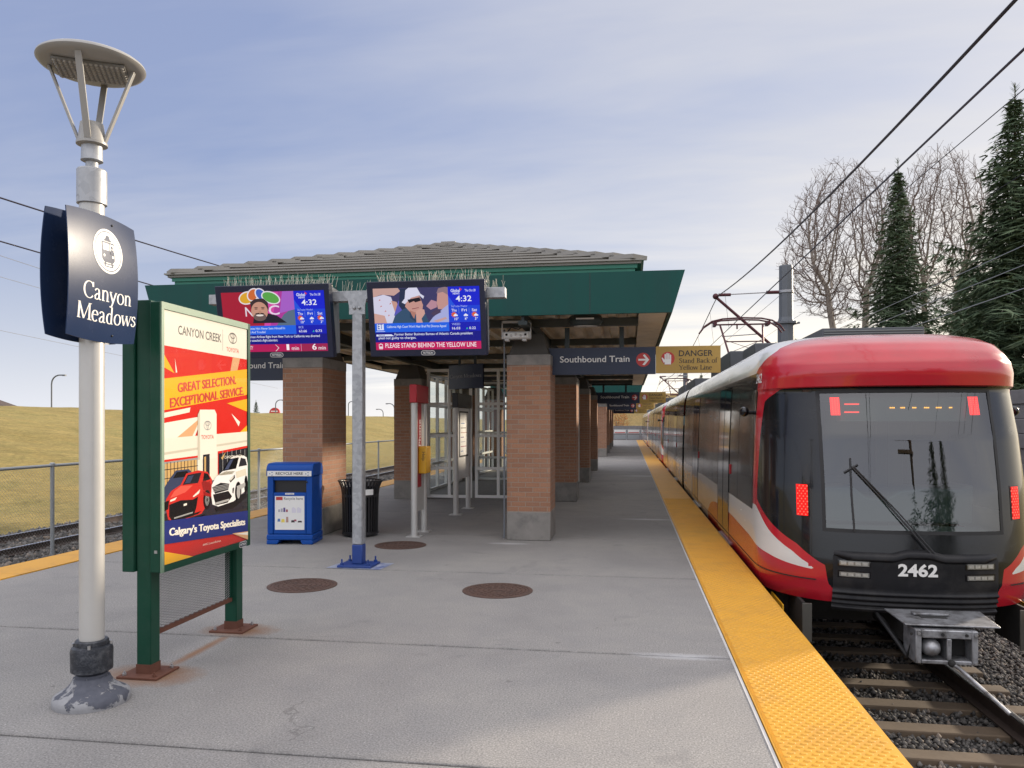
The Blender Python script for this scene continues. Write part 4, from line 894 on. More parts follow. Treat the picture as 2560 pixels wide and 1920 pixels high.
pp([(.785, .255), (.81, .26), (.80, .232), (.785, .236)], 'dark'); pp(_ARC(.865, .235, .045, .048, 0, 345, 23), 'black'); pp(_ARC(.868, .235, .025, .031, 0, 345, 23), 'grey'); pp(_ARC(.975, .262, .025, .045, 0, 345, 23), 'black')
# tone on the car bodies
pp([(.06, .258), (.10, .282), (.17, .300), (.30, .296), (.22, .272), (.12, .262)], 'carlight'); pp([(.42, .265), (.50, .248), (.505, .235), (.43, .245)], 'cardark'); pp([(.04, .172), (.10, .160), (.36, .172), (.40, .182), (.10, .170)], 'black')
pp([(.21, .308), (.25, .336), (.31, .338), (.27, .308)], 'navy'); pp([(.68, .346), (.755, .388), (.80, .390), (.73, .346)], 'navy'); pp([(.58, .325), (.70, .338), (.82, .334), (.78, .322), (.66, .322)], 'shade'); pp([(.83, .33), (.97, .34), (.985, .31), (.84, .30)], 'shade'); pp([(.84, .262), (.96, .275), (.965, .258), (.91, .245), (.85, .252)], 'grey')
pp([(.47, .30), (.50, .305), (.50, .298), (.47, .293)], 'cardark'); pp([(.0, .245), (.05, .25), (.04, .215), (.0, .21)], 'black'); pp([(.06, .155), (.45, .165), (.40, .142), (.10, .138)], 'black'); pp([(.56, .184), (.85, .198), (.97, .228), (.99, .205), (.80, .165), (.58, .165)], 'black')
def emblem(a, b_, r, m):
    n = 28
    def rg(cx, cy, rx, ry, wd):
        A = _ARC(cx, cy, rx, ry, 0, 360, n); B = _ARC(cx, cy, rx - wd, ry - wd, 0, 360, n); o = LAY.off([(a - rx / PW, b_ + (cy - ry) / PH), (a + rx / PW, b_ + (cy + ry) / PH)])
        P.add([Vector((PO[0] + o, PO[1] + a * PW + x, PO[2] + b_ * PH + z)) for x, z in A + B], [(i, i + 1, n + 2 + i, n + 1 + i) for i in range(n)], m)
    rg(0, 0, r, r * .68, r * .10); rg(0, r * .27, r * .62, r * .33, r * .09); rg(0, r * .02, r * .25, r * .62, r * .08)
emblem(.80, .945, .062, m_ink); pt('TOYOTA', .80, .881, .045, m_redink, .17); pp([(.665, .88), (.669, .88), (.669, .975), (.665, .975)], 'grey')
pt('CANYON CREEK', .40, .915, .085, m_ink, .50); pt('GREAT SELECTION.', .49, .708, .088, m_redink, .70, .125, heavy=True); pt('EXCEPTIONAL SERVICE.', .505, .653, .088, m_redink, .89, .125, heavy=True)
emblem(.475, .545, .05, pm['grey']); pt('TOYOTA', .475, .487, .04, m_redink, .15); pt('CANYON CREEK', .80, .395, .03, 'white', .24, bold=.0)
pp([(0, .081), (1, .036), (1, .138), (0, .172)], 'blue'); pt("Calgary's Toyota Specialists", .50, .092, .07, 'white', .91, -.058, heavy=True)
pp([(0, 0), (.30, .0), (0, .052)], 'yellow'); pp([(.78, .050), (1, .040), (1, .0)], 'tan'); pp([(.82, .044), (1, .036), (1, .022)], 'white'); pt('AMVIC Licensed Business', .52, .030, .02, 'cream', .22, -.02, bold=0)
P.build('poster', ad, smooth=False)
g = glassmat('poster_cover', (0.98, 0.98, 0.98), -0.01, .015)
MB().add([(FX - .0015, Y0 + .028, .72), (FX - .0015, Y1 - .036, .72), (FX - .0015, Y1 - .036, 2.38), (FX - .0015, Y0 + .028, 2.38)], [(0, 1, 2, 3)], g).build('cover', ad)
# expanded metal screen under the box
mg = mat('expanded_metal', (0.27, 0.26, 0.25), .6, .5, var=.2); b = MB(); n = 46
for k in range(17):
    for e in (0, 1):
        ph = k * .026 + (.013 if e else 0); pts = []
        for i in range(n + 1):
            z = .265 + i * (.41 / n); off = .0068 * (1 if (i % 2) else -1) * (1 if e else 1)
            pts.append((4.672 + k * .0588 + e * .0294 + off * (1 if e == 0 else -1) * 2, z))
        vs = [(-3.11 - .003, a - .0048, z) for a, z in pts] + [(-3.11 - .003, a + .0048, z) for a, z in pts] + [(-3.11 + .004, a, z) for a, z in pts]
        m_ = n + 1; b.add(vs, [(i, i + 1, 2 * m_ + i + 1, 2 * m_ + i) for i in range(n)] + [(2 * m_ + i, 2 * m_ + i + 1, m_ + i + 1, m_ + i) for i in range(n)], mg)
scr = b.build('mesh_screen', ad, smooth=False)
b = MB(); b.box(-3.125, -3.095, 4.671, 5.669, .235, .264, m_rust); b.box(-3.12, -3.10, 4.671, 4.685, .265, .674, m_kgreen); b.box(-3.12, -3.10, 5.655, 5.669, .265, .674, m_kgreen); b.build('rail', scr)

# ---------------------------------------------------------------- information screens on the galvanised pole
PX, PYy = -3.07, 8.48
gp = thing('screen_pole', 'square galvanised pole with cross arm and blue painted foot carrying two screens', 'pole', (PX, PYy, 0))
MB().box(PX - .062, PX + .062, PYy - .062, PYy + .062, .25, 3.02, m_galv).build('pole', gp, bevel=.012)
MB().box(PX - .063, PX + .063, PYy - .063, PYy + .063, .028, .25, m_blue).build('painted_foot', gp, bevel=.012)
b = MB(); b.box(PX - .20, PX + .20, PYy - .17, PYy + .17, .005, .028, m_blue); b.build('base_plate', gp, bevel=.004)
for i, j in ((-1, -1), (1, -1), (1, 1), (-1, 1)): MB().lathe(PX + i * .155, PYy + j * .13, [(.022, .028), (.022, .05), (.010, .052), (.010, .095)], m_blue, 6).build('bolt', gp)
MB().poly([(-.34, -.19), (.30, -.21), (.34, .20), (-.28, .21)], (PX + .02, PYy, .0035), (1, 0, 0), (0, 1, 0), mat('spilled_paint', (.30, .33, .42), .7, var=.5, vs=6, dirt=(.02, .05, .22), dirt_amt=1.0, dirt_s=5)).build('paint_patch', gp)
MB().box(-4.90, -1.36, PYy - .05, PYy + .07, 3.04, 3.155, m_galv).build('cross_arm', gp, bevel=.004)
b = MB(); b.prism([(-.17, 0), (.17, 0), (.17, -.05), (.11, -.10), (.095, -.18), (.095, -.27), (-.095, -.27), (-.095, -.18), (-.11, -.10), (-.17, -.05)], (PX, PYy - .064, 3.155), (1, 0, 0), (0, 0, 1), m_galv, .012)
for i in (-.03, .03): b.sphere((PX + i, PYy - .076, 2.955), .018, m_galv, 10, 6)
b.build('gusset', gp)
EMS = .62
_em = {}
def E(h, s=1.0):
    k = (h, s)
    if k not in _em: _em[k] = emit('screen_' + h.strip('#') + ('' if s == 1 else '_dim'), h, EMS * s)
    return _em[k]
def screen(name, label, x0, x1, content, market):
    S = thing(name, label, 'information screen', ((x0 + x1) / 2, 8.32, 2.39), 'information screens on the galvanised pole')
    O = Vector((x0, 8.40, 2.395)); Wd = x1 - x0; Vv = Vector((0, -.16, .82)); Hh = Vv.length; V = Vv.normalized(); U = Vector((1, 0, 0)); Nn = U.cross(V)
    P = lambda a, b_, o=0: O + U * a + V * b_ + Nn * o
    m_case = mat('screen_case_navy', (.010, .014, .040), .35, var=.1); m_side = mat('screen_side_grey', (.20, .205, .215), .4, var=.1)
    b = MB(); b.hexa([P(0, 0, 0), P(Wd, 0, 0), P(Wd, Hh, 0), P(0, Hh, 0)], [P(0, 0, -.10), P(Wd, 0, -.10), P(Wd, Hh, -.10), P(0, Hh, -.10)], m_case)
    b.f = [f[::-1] for f in b.f]
    q = [P(.05, .03, -.101), P(Wd - .03, .03, -.101), P(Wd - .03, Hh - .02, -.101), P(.05, Hh - .02, -.101)]
    q2 = [Vector((x0 + .12, 8.66, 2.47)), Vector((x1 - .02, 8.66, 2.47)), Vector((x1 - .02, 8.60, 3.19)), Vector((x0 + .12, 8.60, 3.19))]
    b.hexa(q2, q, m_side); b.build('case', S, bevel=.006)
    d = MB(); mL, mR, mB, mT = .072, .062, .075, .075; DW = Wd - mL - mR; DH = Hh - mB - mT; OO = P(mL, mB, .0012); lay = [0]
    def pp(pts, m):
        lay[0] += 1; d.poly([(a * DW, b_ * DH) for a, b_ in pts], OO, U, V, m if not isinstance(m, str) else E(m), .00006 * lay[0])
    def rc(a0, a1, b0, b1, m): pp([(a0, b0), (a1, b0), (a1, b1), (a0, b1)], m)
    def tx(s, a, b_, size, m, width=None, align='L', bold=.01):
        lay[0] += 1; d.text(s, OO + U * (a * DW) + V * (b_ * DH), U, V, size, E(m) if isinstance(m, str) else m, bold=bold, align=align, off=.00006 * lay[0], width=width * DW if width else None)
    rc(0, 1, 0, 1, '#1018a8'); content(pp, rc, tx)
    # common right hand column
    rc(.708, 1, .29, 1, '#0c1fd0'); pp([(.708, .78), (.74, .70), (1, .70), (1, .45), (.708, .45)], '#1440d8'); pp([(.708, .86), (.77, .70), (.708, .70)], '#1f55e0'); rc(.708, 1, .29, .44, '#0a18b4'); rc(.708, 1, .438, .443, '#2f5cf0')
    tx('Global', .735, .915, .046, '#e6eaff', .085, bold=.02); tx('NEWS', .755, .875, .030, '#e6eaff', .06, bold=.015); pp([(.815, .985), (.84, .955), (.825, .93)], '#d02a52')
    tx('Thu Oct 28', .865, .918, .036, '#dfe4ff', .10); tx('4:32', .78, .765, .088, '#f2f4ff', .145, bold=.012)
    tx('SkyTracker Weather', .735, .675, .03, '#aebcff', .15, bold=.0)
    for i, (dn, tp) in enumerate((('Thu', '10°'), ('Fri', '4°'), ('Sat', '3°'))):
        a = .735 + i * .095; tx(dn, a, .605, .042, '#e6eaff', .048); tx(tp, a + .025, .465, .040, '#f0f2ff', None)
        if i != 1:
            pp([(a + .022 + .03 * math.cos(R(k * 22.5)) * (1 if k % 2 else .6), .555 + .05 * math.sin(R(k * 22.5)) * (1 if k % 2 else .6)) for k in range(16)], '#e0602c')
        pp([(a + .018, .530), (a + .058, .530), (a + .056, .550), (a + .046, .556), (a + .038, .572), (a + .028, .560), (a + .018, .545)], '#eef0ff')
        if i == 1: rc(a + .026, a + .031, .510, .518, '#eef0ff'); rc(a + .040, a + .045, .510, .518, '#eef0ff')
        if i < 2: rc(a + .068, a + .070, .57, .66, '#8fa6ff')
    tx(market[0], .735, .385, .034, '#b8c6ff', None, bold=.0); tx(market[1], .735, .318, .038, '#eef0ff', .075); tx(market[2], .895, .318, .038, '#eef0ff', .060); pp([(.865, .315), (.875, .350), (.885, .315), (.875, .328)], '#35d0a0')
    d.build('display', S, smooth=False)
    l = MB(); c = P(Wd * .50, .036, .0012)
    st = lambda r: _ARC(-.055, 0, r, r, 90, 270, 10) + _ARC(.055, 0, r, r, -90, 90, 10)
    l.poly(st(.026), c, U, V, m_white); l.poly(st(.021), c, U, V, m_navyflat, .0006); l.text('PATTISON', c - V * .012, U, V, .034, m_white, bold=.02, align='C', off=.0012, width=.115); l.build('maker_badge', S, smooth=False)
    sp = MB(); rr = random.Random(len(label)); m_sp = MATS.get('bird_spike') or mat('bird_spike', (.60, .56, .45), .5, var=.2)
    for i in range(160):
        a = rr.uniform(.10, Wd + .02); y = 8.25 + rr.uniform(.0, .22); p = Vector((x0 + a, y, 3.205 + .0))
        sp.tube([p, p + Vector((rr.gauss(0, .022), rr.gauss(0, .03), rr.uniform(.07, .14)))], .0017, m_sp, 3, False)
    sp.box(x0 + .10, x1, 8.33, 8.37, 3.200, 3.212, m_sp); sp.build('bird_spikes', S, smooth=False)
    return S
def man(pp, cx, cy, s, skin, hair, beard, shirt):
    E_ = lambda x, y, rx, ry, n=22, a0=0, a1=360: [(cx + x * s + rx * s * math.cos(R(a0 + (a1 - a0) * i / n)), cy + y * s * 1.5 + ry * s * 1.5 * math.sin(R(a0 + (a1 - a0) * i / n))) for i in range(n)]
    pp([(cx - .4 * s, cy - 1.4 * s), (cx + 1.4 * s, cy - 1.4 * s), (cx + .9 * s, cy - .75 * s), (cx + .4 * s, cy - .5 * s), (cx - .3 * s, cy - .6 * s)], shirt)
    pp(E_(.02, .0, .47, .53, 30), hair); pp(E_(0, -.22, .44, .56, 30), skin); pp([(cx - .44 * s, cy + .1 * s), (cx - .46 * s, cy + .5 * s), (cx - .2 * s, cy + .78 * s), (cx + .25 * s, cy + .82 * s), (cx + .48 * s, cy + .45 * s), (cx + .46 * s, cy - .1 * s), (cx + .36 * s, cy + .50 * s), (cx + .05 * s, cy + .58 * s), (cx - .30 * s, cy + .44 * s)], hair)
    pp(E_(0, -.56, .34, .24, 20), beard); pp(E_(0, -.46, .20, .06, 14), '#f0e4dc'); pp(E_(0, -.36, .24, .05, 14), hair); pp(E_(.02, -.27, .07, .09, 12), '#b98a72')
    for e in (-.17, .19): pp(E_(e, -.08, .09, .025, 10), '#33231f'); pp(E_(e, .0, .11, .025, 10), hair)
def c1(pp, rc, tx):
    rc(0, .708, .437, 1, '#a81a34'); pp([(.40, .437), (.708, .437), (.708, 1), (.45, 1)], '#b03a9c'); pp([(.52, .437), (.708, .437), (.708, .75), (.60, .62)], '#5a6f86'); pp([(.60, 1), (.708, 1), (.708, .70), (.56, .64)], '#a860c8'); pp([(.42, .62), (.50, .99), (.56, .99), (.46, .437), (.40, .437)], '#d84aa6')
    pet = lambda x, y, rx, ry, rot, n=20: [(x + rx * math.cos(R(360 * i / n)) * math.cos(R(rot)) - ry * math.sin(R(360 * i / n)) * math.sin(R(rot)), y + 1.6 * (rx * math.cos(R(360 * i / n)) * math.sin(R(rot)) + ry * math.sin(R(360 * i / n)) * math.cos(R(rot)))) for i in range(n)]
    for x, y, rx, ry, rot, c in ((.255, .905, .075, .055, 20, '#e0a82c'), (.315, .955, .06, .045, 60, '#d06a34'), (.39, .955, .06, .040, 120, '#3f62c0'), (.485, .900, .085, .050, 155, '#5aa84a')):
        pp(pet(x, y, rx + .012, ry + .012, rot), '#e8e2ea'); pp(pet(x, y, rx, ry, rot), c)
    tx('N', .225, .60, .15, '#e8dce8', .075); tx('C', .455, .62, .15, '#ecdcf0', .105)
    man(pp, .365, .74, .185, '#c99580', '#3a2c2e', '#6e5a56', '#1c1c28')
    rc(0, .708, .29, .437, '#1a62e8'); tx('Actor Admits He\'s Never Seen Himself In', .16, .375, .036, '#cfe0ff', .44, bold=.012); tx('Film, Toil And Trouble\'', .16, .315, .036, '#cfe0ff', .25, bold=.012)
    rc(0, 1, .125, .29, '#0a0f86'); tx('American Airlines flight from New York to California was diverted', .20, .235, .038, '#e8ecff', .73); tx('after a passenger assaulted a flight attendant.', .10, .175, .038, '#e8ecff', .42)
    rc(0, 1, 0, .125, '#b8165a'); rc(.745, 1, .002, .123, '#a02050'); rc(.742, .745, .002, .123, '#e8b0c8'); tx('69 ST - DOWNTOWN CITY', .02, .04, .06, '#f0e0ea', .25)
    pp([(.49, .120), (.495, .120), (.528, .062), (.495, .006), (.488, .006), (.520, .062)], '#f0e0ea'); tx('1', .60, .025, .095, '#fff4fa', .026, bold=.012); tx('min', .65, .025, .06, '#f0e0ea', .07); tx('6', .85, .025, .095, '#fff4fa', .042, bold=.012); tx('min', .91, .025, .06, '#f0e0ea', .07)
def c2(pp, rc, tx):
    rc(0, .708, .437, 1, '#3c3a66'); pp([(0, .437), (.24, .437), (.20, .70), (.17, .86), (.10, .9), (0, .86)], '#d6d4ea'); pp([(0, .86), (.08, .9), (.20, .88), (.26, .95), (.24, 1), (0, 1)], '#c9a29a'); pp([(.17, .80), (.20, .62), (.24, .52), (.26, .60), (.22, .78)], '#c8988c'); pp([(.0, .437), (.12, .437), (.10, .56), (0, .60)], '#cfa298')
    pp([(.19, .56), (.30, .50), (.30, .72), (.24, .80)], '#5a58b8'); pp([(.26, .99), (.34, .99), (.36, .60), (.28, .62), (.24, .72)], '#23304c')
    for x, y in ((.06, .70), (.10, .62), (.15, .74), (.05, .80), (.13, .55)): pp([(x, y), (x + .02, y + .01), (x + .012, y + .03)], '#c87a72')
    pp([(.17, .437), (.20, .56), (.28, .66), (.36, .70), (.42, .60), (.48, .62), (.52, .437)], '#33506e'); pp([(.34, .69), (.37, .52), (.44, .437), (.40, .437), (.34, .52)], '#28405c')
    pp([(.30, .70), (.33, .87), (.44, .87), (.47, .72), (.46, .62), (.40, .575), (.34, .62)], '#c8968c'); pp([(.34, .64), (.40, .60), (.38, .50), (.36, .56)], '#b27c70')
    pp([(.27, .77), (.30, .83), (.31, .96), (.34, 1), (.42, 1), (.45, .90), (.485, .86), (.475, .82), (.44, .875), (.36, .84), (.30, .74)], '#dcdcf0'); pp([(.325, .81), (.44, .845), (.455, .79), (.40, .765), (.385, .785), (.34, .755)], '#15151f'); pp([(.36, .665), (.43, .685), (.43, .675), (.37, .655)], '#8a4a50')
    pp([(.40, .62), (.44, .66), (.48, .645), (.485, .58), (.45, .50), (.46, .437), (.40, .437)], '#d0a096'); pp([(.50, .70), (.55, .80), (.60, .77), (.60, .68), (.54, .64)], '#b88a9a')
    pp([(.60, .74), (.61, .90), (.66, .98), (.708, .96), (.708, .70), (.66, .64), (.61, .65)], '#c4948e'); pp([(.60, .90), (.62, .98), (.68, 1), (.708, .99), (.708, .87), (.66, .92)], '#8e7680'); pp([(.52, .437), (.56, .52), (.62, .60), (.66, .66), (.708, .72), (.708, .437)], '#a8aee0'); pp([(.54, .58), (.60, .66), (.64, .60), (.57, .54)], '#4a3c5a'); pp([(.56, .46), (.68, .52), (.69, .49), (.60, .437)], '#c8a0a0')
    rc(0, .708, .29, .437, '#1a62e8'); rc(.02, .085, .325, .425, '#dfe6ff'); tx('ET', .028, .345, .085, '#1a3ca0', .048, bold=.01); rc(.01, .095, .300, .308, '#cfd8ff')
    tx("California High Court Won't Hear Brad Pitt Divorce Appeal", .115, .360, .038, '#d6e4ff', .565, bold=.012)
    rc(0, 1, .125, .29, '#0a0f86'); pp([(.01, .225), (.18, .225), (.155, .255), (.01, .255)], '#e4e8ff'); tx('National', .03, .231, .025, '#0a0f86', .06)
    tx('Former Better Business Bureau of Atlantic Canada president', .185, .235, .038, '#e8ecff', .74); tx('pled not guilty to charges.', .03, .178, .038, '#e8ecff', .36)
    rc(0, 1, 0, .125, '#c4165c'); tx('PLEASE STAND BEHIND THE YELLOW LINE', .090, .036, .072, '#ffeef6', .865, bold=.006)
    rc(.028, .066, .024, .098, '#f4dce8'); rc(.034, .060, .058, .088, '#c4165c'); rc(.040, .054, .098, .108, '#f4dce8'); rc(.030, .064, .014, .020, '#f4dce8')
screen('information_screen', 'left overhead screen showing a bearded man, a red bar and arrival minutes', -4.72, -3.34, c1, ('BCE', '63.66', '0.73'))
screen('information_screen', 'right overhead screen reading PLEASE STAND BEHIND THE YELLOW LINE', -2.90, -1.555, c2, ('WEED', '16.03', '0.22'))
sp = MB(); rr = random.Random(3)
for i in range(34):
    p = Vector((rr.choice((rr.uniform(-3.34, -2.90), rr.uniform(-1.55, -1.37))), PYy + rr.uniform(-.03, .05), 3.155))
    sp.tube([p, p + Vector((rr.gauss(0, .025), rr.gauss(0, .03), rr.uniform(.07, .14)))], .0017, MATS['bird_spike'], 3, False)
sp.build('bird_spikes', gp, smooth=False)

# ---------------------------------------------------------------- bins
rb = thing('recycling_bin', 'bright blue recycling bin with RECYCLE HERE band in front of the left brick column', 'bin', (0, 0, 0))
b = MB(); b.hexa([(-.315, -.25, 0), (-.17, -.25, 0), (-.17, .25, 0), (-.315, .25, 0)], [(-.315, -.25, .06), (-.14, -.25, .06), (-.14, .25, .06), (-.315, .25, .06)], m_binblue)
b.hexa([(.17, -.25, 0), (.315, -.25, 0), (.315, .25, 0), (.17, .25, 0)], [(.14, -.25, .06), (.315, -.25, .06), (.315, .25, .06), (.14, .25, .06)], m_binblue)
b.box(-.315, .315, -.25, .25, .061, .135, m_binblue); b.build('plinth', rb, bevel=.012)
b = MB(); b.box(-.305, -.225, -.245, .245, .14, .92, m_binblue); b.box(.225, .305, -.245, .245, .14, .92, m_binblue); b.box(-.224, .224, -.18, .245, .14, .92, m_binblue)
b.box(-.224, .224, -.240, -.181, .14, .70, m_binblue); b.box(-.224, .224, -.243, -.181, .865, .92, m_binblue); b.build('body', rb, bevel=.010)
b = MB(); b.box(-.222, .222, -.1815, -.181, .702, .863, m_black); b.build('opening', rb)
b = MB(); pr = [(-.255, .922)] + [(-.255, 1.0)] + [(-.255 + .10 - .10 * math.cos(R(t)), 1.0 + .095 * math.sin(R(t))) for t in (15, 30, 45, 60, 75, 90)] + [(.10, 1.10), (.19, 1.085), (.24, 1.04), (.255, .98), (.255, .922)]
b.prism(pr, (-.318, 0, 0), (0, 1, 0), (0, 0, 1), m_binblue, -.636); b.build('lid', rb, bevel=.012, ang=50)
b = MB(); b.box(-.30, .30, -.2585, -.2555, .925, .995, m_white); b.text('RECYCLE HERE', (0, -.2592, .944), (1, 0, 0), (0, 0, 1), .05, m_black, bold=.014, align='C', width=.37)
def recyc(cx, cz, r):
    for k in range(3):
        a = R(90 + k * 120)
        pts = []
        for q, rr_ in ((-.75, .62), (-.40, .62), (-.40, .42), (-.05, .80), (-.40, 1.15), (-.40, 1.0), (-.9, 1.0)):
            t = a + q * 1.1; pts.append((cx + r * rr_ * math.cos(t), cz + r * rr_ * math.sin(t)))
        b.poly([(x, z) for x, z in pts][::-1] if False else pts, (0, -.2592, 0), (1, 0, 0), (0, 0, 1), m_recy, .0002 * k)
m_recy = mat('recycle_arrow_blue', (.02, .12, .32), .5)
recyc(-.245, .957, .026); recyc(.245, .957, .026); b.build('header_band', rb, smooth=False)
b = MB(); b.box(-.20, .20, -.246, -.2405, .20, .655, m_white); f0 = (0, -.2466, 0); U, V = (1, 0, 0), (0, 0, 1)
b.poly([(-.185, .60), (-.095, .60), (-.095, .645), (-.185, .645)], f0, U, V, m_redsign); b.text('Recycle here', (-.075, -.2468, .605), U, V, .05, m_black, bold=0, width=.255)
cl = [mat('leaflet_' + n, srgb(h), .5) for n, h in (('grey', '#a9a8b4'), ('purple', '#5d4a86'), ('red', '#a05064'), ('tan', '#b08c80'), ('yellow', '#e6d060'), ('blue', '#5a7cb0'), ('pale', '#d6d2dc'), ('dark', '#403438'))]
rr = random.Random(5)
for i in range(4): x = -.155 + i * .035; b.poly([(x, .44), (x + .026, .44), (x + .026, .475 + .012 * (i % 3)), (x, .475 + .012 * (i % 3))], f0, U, V, cl[(0, 0, 1, 2)[i]], .0001)
for i in range(2): x = .03 + i * .07; b.poly([(x, .43), (x + .055, .43), (x + .06, .48), (x + .02, .51), (x, .49)], f0, U, V, cl[6], .0001)
for x, z, w_, h_, c in ((-.165, .31, .04, .04, 5), (-.115, .30, .05, .045, 4), (-.05, .30, .035, .075, 3), (.02, .30, .05, .03, 7), (.06, .315, .035, .025, 2), (.11, .30, .06, .022, 7)): b.poly([(x, z), (x + w_, z), (x + w_ * .9, z + h_), (x + w_ * .1, z + h_)], f0, U, V, cl[c], .0001)
b.build('leaflet', rb, smooth=False)
b = MB(); b.box(-.06, .06, -.2455, -.2405, .675, .697, m_white); b.text('RECYCLING', (0, -.2462, .680), U, V, .016, m_black, align='C', width=.09); b.build('tag', rb, smooth=False)
b = MB(); b.sphere((.235, -.25, .845), .013, m_black, 10, 6); b.build('lock', rb)
rb.location = (-4.56, 10.06, 0); rb.rotation_euler = (0, 0, R(7))
tb = thing('trash_bin', 'black slatted litter bin with flared rim behind the galvanised pole', 'bin', (-3.88, 10.78, 0))
b = MB(); n = 34
for k in range(n):
    t = 2 * math.pi * k / n; c, s_ = math.cos(t), math.sin(t)
    pts = [(.250, .05), (.255, .35), (.262, .60), (.275, .70), (.315, .80)]
    for (r0, z0), (r1, z1) in zip(pts[:-1], pts[1:]):
        b.bar((-3.88 + r0 * c, 10.78 + r0 * s_, z0), (-3.88 + r1 * c, 10.78 + r1 * s_, z1), .030, .007, m_black, up=(c, s_, 0))
b.build('slats', tb, smooth=False)
b = MB(); b.lathe(-3.88, 10.78, [(.24, .03), (.262, .03), (.262, .07), (.24, .07)], m_black, 34); b.lathe(-3.88, 10.78, [(.31, .795), (.325, .797), (.325, .812), (.31, .814)], m_black, 34, cap=False)
b.lathe(-3.88, 10.78, [(.256, .575), (.268, .575), (.268, .615), (.256, .615)], m_black, 34, cap=False); b.build('hoop', tb)
MB().lathe(-3.88, 10.78, [(.225, .02), (.23, .70), (.22, .70), (.215, .10)], m_blackgloss, 28, cap=False).build('liner', tb)
b = MB(); t0 = -60
for i in range(6):
    a, c = R(t0 + i * 5), R(t0 + i * 5 + 5); b.add([(-3.88 + .281 * math.cos(q), 10.78 + .281 * math.sin(q), z) for q, z in ((a, .61), (c, .61), (c, .69), (a, .69))], [(0, 1, 2, 3)], m_white)
b.build('sticker', tb)

# ---------------------------------------------------------------- help phone and map stands
hp = thing('help_phone', 'two silver posts with red cap, vertical Help lettering and yellow phone box', 'help phone', (-3.07, 11.05, 0))
for y in (10.79, 11.32):
    p = MB().lathe(-3.07, y, [(.048, .012), (.048, 1.95)], m_silver, 24).build('post', hp)
    MB().box(-3.17, -2.97, y - .09, y + .09, 0, .012, m_silver).build('base_plate', p)
    for i, j in ((-1, -1), (1, -1), (1, 1), (-1, 1)): MB().lathe(-3.07 + i * .078, y + j * .065, [(.011, .0121), (.011, .025)], m_bolt, 6).build('bolt', p)
m_red2 = mat('help_red', (.38, .012, .022), .35, var=.08)
MB().box(-3.125, -3.015, 10.72, 11.39, 1.935, 2.20, m_red2).build('cap', hp, bevel=.012)
b = MB(); b.box(-3.085, -3.055, 10.84, 11.27, .35, 1.934, m_silver); b.box(-3.0545, -3.05, 10.842, 11.10, .70, 1.93, m_red2)
b.text('Help Phone', (-3.0485, 11.06, .95), (0, 0, 1), (0, -1, 0), .16, m_white, bold=.01); b.build('panel', hp, smooth=False)
b = MB(); b.box(-3.05, -2.93, 10.92, 11.20, .90, 1.30, mat('phone_yellow', (.62, .33, .015), .4)); ph = b.build('phone_box', hp, bevel=.014)
b = MB(); b.text('Help', (-2.99, 10.9185, 1.22), (0, 0, -1), (1, 0, 0), .07, m_black); b.build('lettering', ph, smooth=False)
ms = thing('map_stand', 'two silver posts with black cap holding a framed map, before the glass doors', 'map stand', (-3.06, 14.0, 0))
for y in (13.46, 14.52):
    p = MB().lathe(-3.06, y, [(.048, .012), (.048, 1.93)], m_silver, 24).build('post', ms)
    MB().box(-3.17, -2.95, y - .10, y + .10, 0, .012, m_silver).build('base_plate', p)
MB().box(-3.115, -3.005, 13.38, 14.60, 1.92, 2.18, m_black).build('cap', ms, bevel=.01)
b = MB(); b.box(-3.085, -3.035, 13.52, 14.46, .62, 1.918, m_alu); b.build('panel', ms)
b = MB(); b.box(-3.0345, -3.026, 13.62, 14.36, 1.02, 1.86, m_black); b.box(-3.0258, -3.024, 13.65, 14.33, 1.05, 1.83, m_white)
for i in range(7): b.box(-3.0239, -3.023, 13.70, 13.9 + .06 * (i * 5 % 7), 1.12 + i * .085, 1.135 + i * .085, cl[(5, 2, 0, 1, 3, 7, 5)[i]])
b.build('map_frame', ms)

# ---------------------------------------------------------------- manhole covers
def manhole(x, y, label):
    S = thing('manhole_cover', label, 'manhole cover', (x, y, 0), 'round iron manhole covers in the platform')
    b = MB(); b.lathe(x, y, [(.305, .0005), (.345, .0008), (.345, .006), (.338, .008), (.308, .008), (.305, .003)], m_iron, 56); b.build('ring', S)
    b = MB(); b.lathe(x, y, [(.303, .0008), (.303, .0055), (.30, .0065)], m_iron, 56)
    for r, w_, cnt in ((.275, .012, 26), (.235, .014, 22), (.19, .014, 18), (.14, .013, 13), (.09, .012, 9)):
        for k in range(cnt):
            a0 = 360 * k / cnt + r * 300; a1 = a0 + 360 / cnt * .62
            A = [(x + rr_ * math.cos(R(a)), y + rr_ * math.sin(R(a))) for rr_, seq in ((r - w_ / 2, (a0, (a0 + a1) / 2, a1)), (r + w_ / 2, (a1, (a0 + a1) / 2, a0))) for a in seq]
            b.prism(A, (0, 0, .0105), (1, 0, 0), (0, 1, 0), m_iron, .0035)
    b.box(x - .055, x + .055, y - .03, y + .03, .0066, .0105, m_iron); b.build('cover', S, smooth=False)
    return S
manhole(-3.26, 7.36, 'rusty round manhole cover beside the advertising stand, left of the nearest two')
manhole(-1.27, 7.42, 'rusty round manhole cover in open platform, right of the nearest two')
manhole(-3.03, 9.98, 'rusty round manhole cover farther back, behind the galvanised pole near the help phone')

